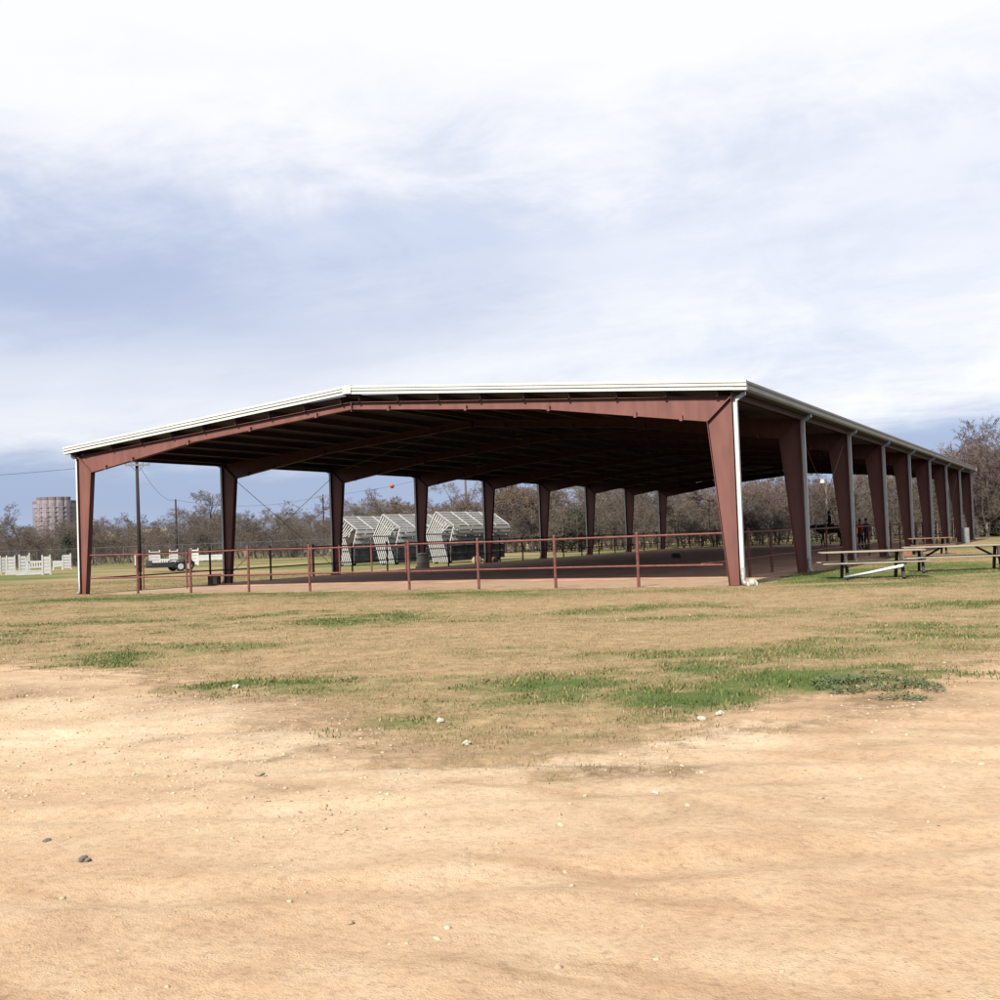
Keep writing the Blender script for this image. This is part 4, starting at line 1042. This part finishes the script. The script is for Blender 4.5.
def face_bits(t, z0, y0, hairm, cap=None):
    b = MB(); b.lathe([(.092*math.sin(a)+.001, .10*(-math.cos(a))*1.0) for a in np.linspace(PI*.45, PI-.05, 7)], 14)
    b.v = [(x, y+y0+.012, z+z0+.03) for x, y, z in b.v]; b.build('hair', hairm, t, True)
    for s in (-1, 1):
        e = MB(); e.lathe([(.011*math.sin(a)+.001, -.011*math.cos(a)) for a in np.linspace(.1, PI-.1, 5)], 8); e.v = [(x+s*.032, y+y0-.085, z+z0) for x, y, z in e.v]; e.build('eye', BLACKC, t)
        e = MB(); e.lathe([(.02*math.sin(a)+.001, -.03*math.cos(a)) for a in np.linspace(.1, PI-.1, 5)], 8); e.v = [(x*.5+s*.088, y+y0, z+z0-.01) for x, y, z in e.v]; e.build('ear', SKIN, t)
    e = MB(); e.add([(-.014, y0-.085, z0-.03), (.014, y0-.085, z0-.03), (0, y0-.112, z0-.03), (0, y0-.085, z0+.012)], [(0,2,3),(2,1,3),(0,1,2),(0,3,1)]); e.build('nose', SKIN, t)
def person(label, loc, rz, top, legs, sc_=1.0, arm=0.0):
    t = thing('person', label, 'person', loc, rz); t.scale = (sc_,)*3
    def asg(c):
        if c.z > 1.475: return 2
        if abs(c.x) > .19 and c.z < .90+arm*.8: return 2
        return 0 if c.z > .90 else 1
    skin_body('body', stand_joints(arm), HE, [top, legs, SKIN], asg, t); face_bits(t, 1.625, -.02, HAIRM); return t
q = gz(861, 550); person('person in a bright red top and dark trousers standing in the arena', (float(q[0]), float(q[1]), .03), .6, REDC, NAVY, 1.0)
q = gz(867.5, 550); person('person all in dark clothes standing right of the one in red', (float(q[0]), float(q[1]), .03), -2.2, NAVY, BLACKC, 1.02)

def horse(px, py):
    q = gz(px, py); rz = face_cam(q[0], q[1])+.12
    t = thing('horse', 'dark bay horse with lowered head carrying a rider inside the arena', 'horse', (float(q[0]), float(q[1]), .03), rz)
    J = dict(barrel=(.05,0,1.17,(.27,.31)), croup=(.55,0,1.22,(.24,.28)), rump=(.78,0,1.16,(.19,.22)), with_=(-.40,0,1.24,(.22,.30)), chest=(-.62,0,1.16,(.19,.24)), n1=(-.88,0,1.28,(.10,.19)), n2=(-1.10,0,1.34,(.075,.14)), poll=(-1.30,0,1.33,(.07,.10)),
      jaw=(-1.42,0,1.17,(.07,.10)), muz=(-1.52,0,.96,(.05,.06)), lip=(-1.55,0,.90,(.045,.05)), t1=(.90,0,1.16,.05), t2=(1.0,0,.95,.05), t3=(1.0,0,.60,.045))
    E = [('barrel','croup'),('croup','rump'),('barrel','with_'),('with_','chest'),('chest','n1'),('n1','n2'),('n2','poll'),('poll','jaw'),('jaw','muz'),('muz','lip'),('rump','t1'),('t1','t2'),('t2','t3')]
    for s, k in (('l',1),('r',-1)):
        o = .10*k
        J['sh'+s] = (-.50+o*.3,.15*k,.95,(.10,.13)); J['el'+s] = (-.46+o*.3,.16*k,.74,.075); J['kn'+s] = (-.50+o,.15*k,.45,.052); J['fe'+s] = (-.48+o,.15*k,.14,.036); J['ho'+s] = (-.52+o,.15*k,.03,.052)
        J['hp'+s] = (.66-o*.3,.15*k,1.0,(.14,.17)); J['st'+s] = (.58-o*.3,.17*k,.78,.105); J['hk'+s] = (.80-o,.15*k,.50,.056); J['hf'+s] = (.76-o,.15*k,.14,.038); J['hh'+s] = (.72-o,.15*k,.03,.052)
        E += [('chest','sh'+s),('sh'+s,'el'+s),('el'+s,'kn'+s),('kn'+s,'fe'+s),('fe'+s,'ho'+s),('croup','hp'+s),('hp'+s,'st'+s),('st'+s,'hk'+s),('hk'+s,'hf'+s),('hf'+s,'hh'+s)]
    skin_body('body', J, E, [HORSE], lambda c: 0, t)
    for s in (-1, 1):
        e = MB(); e.add([(-1.26, s*.03, 1.40), (-1.34, s*.03, 1.40), (-1.30, s*.07, 1.40), (-1.28, s*.055, 1.54)], [(0,1,2),(0,1,3),(1,2,3),(2,0,3)]); e.build('ear', HORSE, t)
        e = MB(); e.lathe([(.02, -.01), (.022, 0), (.012, .012)], 8); e.v = [(x-1.42, y+s*.07, z+1.22) for x, y, z in e.v]; e.build('eye', BLACKC, t)
    b = MB(); P = [(-.42, 1.50), (-.70, 1.52), (-1.0, 1.52), (-1.28, 1.47), (-1.30, 1.40), (-1.02, 1.34), (-.72, 1.32), (-.45, 1.40)]; b.prism(P, -.02, .02); b.build('mane', BLACKC, t)
    b = MB(); P = [(-.28, 1.44), (-.30, 1.56), (-.22, 1.54), (.0, 1.50), (.20, 1.55), (.24, 1.58), (.24, 1.44)]; b.prism(P, -.14, .14)
    for s in (-1, 1): b.box(-.18, .18, s*.285-.015, s*.285+.015, 1.02, 1.40)
    b.build('saddle', BLACKC, t, bevel=.03)
    # rider
    rx, ry = math.cos(rz)*-.02, math.sin(rz)*-.02
    r = thing('person', 'person in black riding the dark horse inside the arena', 'person', (float(q[0])+rx, float(q[1])+ry, .03), rz)
    J = dict(pelvis=(.02,0,1.60,(.14,.11)), waist=(.02,0,1.75,(.125,.095)), chest=(0,0,1.98,(.155,.11)), neck=(-.01,0,2.14,.052), head=(-.03,0,2.25,(.08,.09)), crown=(-.02,0,2.34,(.07,.08)))
    for s, k in (('l',1),('r',-1)):
        J['hip'+s] = (-.02,.11*k,1.57,.092); J['knee'+s] = (-.30,.30*k,1.30,.066); J['ank'+s] = (-.12,.33*k,.90,.045); J['toe'+s] = (-.28,.34*k,.87,.038)
        J['sh'+s] = (0,.185*k,2.06,.06); J['elb'+s] = (.02,.24*k,1.80,.045); J['wri'+s] = (-.22,.14*k,1.70,.032); J['hand'+s] = (-.30,.09*k,1.70,.034)
    skin_body('body', J, HE, [BLACKC, NAVY, SKIN], lambda c: 2 if (c.z > 2.125 or (c.x < -.22 and 1.6 < c.z < 1.8)) else (0 if c.z > 1.62 else 1), r)
    b = MB(); b.lathe([(.10, 2.27), (.105, 2.31), (.085, 2.38), (.03, 2.41)], 16, (-.02, 0)); b.box(-.18, -.10, -.06, .06, 2.275, 2.29); b.build('riding_helmet', BLACKC, r, True)
horse(831, 547.5)

# ------------------------------------------------------------------ light
SUN_DX, SUN_DY, SUN_DZ = .03, 1.0, -.90
sunv = Vector((SUN_DX, SUN_DY, SUN_DZ)).normalized()
sl = bpy.data.lights.new('sun', 'SUN'); sl.energy = 5.0; sl.angle = math.radians(1.5); sl.color = (1, .95, .86)
so = bpy.data.objects.new('sun', sl); COL.objects.link(so); so.rotation_euler = sunv.to_track_quat('-Z', 'Y').to_euler(); so.location = (0, -60, 60)
elev = math.asin(-sunv.z); az = math.atan2(-sunv.x, -sunv.y)

w = bpy.data.worlds.new('World'); sc.world = w; w.use_nodes = True; nt = w.node_tree; N = nt.nodes; K = nt.links; N.clear()
out = N.new('ShaderNodeOutputWorld'); sky = N.new('ShaderNodeTexSky'); sky.sky_type = 'NISHITA'; sky.sun_disc = False
sky.sun_elevation = elev; sky.sun_rotation = az; sky.air_density = 1.2; sky.dust_density = 1.5
bg1 = N.new('ShaderNodeBackground'); bg1.inputs[1].default_value = .08; K.new(sky.outputs[0], bg1.inputs[0])
tc = N.new('ShaderNodeTexCoord'); sp = N.new('ShaderNodeSeparateXYZ'); K.new(tc.outputs['Generated'], sp.inputs[0])
def mth(op, *a):
    q = N.new('ShaderNodeMath'); q.operation = op
    for i, z in enumerate(a):
        if isinstance(z, (int, float)): q.inputs[i].default_value = z
        else: K.new(z, q.inputs[i])
    return q.outputs[0]
zc = mth('MAXIMUM', sp.outputs['Z'], 0.0)
den = mth('ADD', zc, .10)
cx_ = mth('DIVIDE', sp.outputs['X'], den); cy_ = mth('DIVIDE', sp.outputs['Y'], den)
cmb = N.new('ShaderNodeCombineXYZ'); K.new(cx_, cmb.inputs[0]); K.new(cy_, cmb.inputs[1]); cmb.inputs[2].default_value = 3.7
def nz(scale, det, rough, off=0.0):
    mp_ = N.new('ShaderNodeMapping'); mp_.inputs['Location'].default_value = (off, off*.7, off); mp_.inputs['Rotation'].default_value = (0, 0, -.35); mp_.inputs['Scale'].default_value = (.6, 1.3, 1)
    K.new(cmb.outputs[0], mp_.inputs['Vector'])
    n = N.new('ShaderNodeTexNoise'); n.inputs['Scale'].default_value = scale; n.inputs['Detail'].default_value = det; n.inputs['Roughness'].default_value = rough
    K.new(mp_.outputs[0], n.inputs['Vector']); return n.outputs['Fac']
nA = nz(.42, 7, .55, 1.3); nB = nz(1.2, 10, .66, 5.1)
# sideways position in the sky: sine of bearing measured from the shelter's long axis
side = mth('ADD', mth('MULTIPLY', sp.outputs['X'], float(RH[0])), mth('MULTIPLY', sp.outputs['Y'], float(RH[1])))
npf = N.new('ShaderNodeTexNoise'); npf.inputs['Scale'].default_value = 7; npf.inputs['Detail'].default_value = 9; npf.inputs['Roughness'].default_value = .62; npf.inputs['Distortion'].default_value = .4
mpf = N.new('ShaderNodeMapping'); mpf.inputs['Scale'].default_value = (1, 1, 2.2); K.new(tc.outputs['Generated'], mpf.inputs['Vector']); K.new(mpf.outputs[0], npf.inputs['Vector'])
nP = npf.outputs['Fac']
zw = mth('ADD', mth('ADD', zc, mth('MULTIPLY', mth('SUBTRACT', nP, .5), .10)), mth('ADD', mth('MULTIPLY', mth('SUBTRACT', nA, .5), .13), mth('MULTIPLY', mth('SUBTRACT', nB, .5), .06)))
sw = mth('ADD', side, mth('ADD', mth('MULTIPLY', mth('SUBTRACT', nA, .5), -.25), mth('MULTIPLY', mth('SUBTRACT', nB, .5), .20)))
def mixc(f, a, c):
    x = N.new('ShaderNodeMix'); x.data_type = 'RGBA'; K.new(f, x.inputs[0]); K.new(a, x.inputs[6]); x.inputs[7].default_value = (*c, 1); return x.outputs[2]
def lobe(s0, z0, a, b_, st):
    p1 = mth('POWER', mth('ABSOLUTE', mth('DIVIDE', mth('SUBTRACT', sw, s0), a)), 2.0); p2 = mth('POWER', mth('ABSOLUTE', mth('DIVIDE', mth('SUBTRACT', zw, z0), b_)), 2.0)
    return mth('MULTIPLY', mth('EXPONENT', mth('MULTIPLY', mth('ADD', p1, p2), -1.0)), st)
r0 = N.new('ShaderNodeValToRGB'); e = r0.color_ramp.elements; e[0].position = .38; e[0].color = (.76, .80, .92, 1); e[1].position = .57; e[1].color = (1.0, 1.0, 1.03, 1)
K.new(mth('ADD', mth('MULTIPLY', nB, .45), mth('MULTIPLY', nP, .55)), r0.inputs[0]); skc = r0.outputs[0]
skc = mixc(lobe(-.40, .215, .38, .072, 1.0), skc, (.46, .53, .745))
skc = mixc(lobe(-.05, .265, .22, .030, .55), skc, (.60, .67, .86))
skc = mixc(lobe(.42, .27, .22, .055, .35), skc, (.66, .71, .88))
skc = mixc(lobe(.42, .075, .22, .030, .95), skc, (.42, .53, .79))
skc = mixc(lobe(-.55, .12, .22, .035, .35), skc, (.72, .75, .88))
lo_ = N.new('ShaderNodeMapRange'); lo_.interpolation_type = 'SMOOTHSTEP'; K.new(mth('ADD', mth('MULTIPLY', zw, .6), mth('MULTIPLY', zc, .4)), lo_.inputs[0]); lo_.inputs[1].default_value = .055; lo_.inputs[2].default_value = .105; lo_.inputs[3].default_value = 1; lo_.inputs[4].default_value = 0
skc = mixc(lo_.outputs[0], skc, (.36, .46, .69))
lo2 = N.new('ShaderNodeMapRange'); lo2.interpolation_type = 'SMOOTHSTEP'; K.new(zc, lo2.inputs[0]); lo2.inputs[1].default_value = .0; lo2.inputs[2].default_value = .045; lo2.inputs[3].default_value = .7; lo2.inputs[4].default_value = 0
skc = mixc(lo2.outputs[0], skc, (.50, .60, .80))
hi_ = N.new('ShaderNodeMapRange'); hi_.interpolation_type = 'SMOOTHSTEP'; K.new(zw, hi_.inputs[0]); hi_.inputs[1].default_value = .30; hi_.inputs[2].default_value = .42
skc = mixc(hi_.outputs[0], skc, (1.03, 1.03, 1.05))
bg2 = N.new('ShaderNodeBackground'); bg2.inputs[1].default_value = .675; K.new(skc, bg2.inputs[0])
ms = N.new('ShaderNodeMixShader'); ms.inputs[0].default_value = .88; K.new(bg1.outputs[0], ms.inputs[1]); K.new(bg2.outputs[0], ms.inputs[2])
K.new(ms.outputs[0], out.inputs[0])

sc.view_settings.view_transform = 'Standard'; sc.view_settings.look = 'None'; sc.view_settings.exposure = .64; sc.view_settings.gamma = 1
sc.render.engine = 'CYCLES'; sc.cycles.max_bounces = 6; sc.cycles.diffuse_bounces = 0
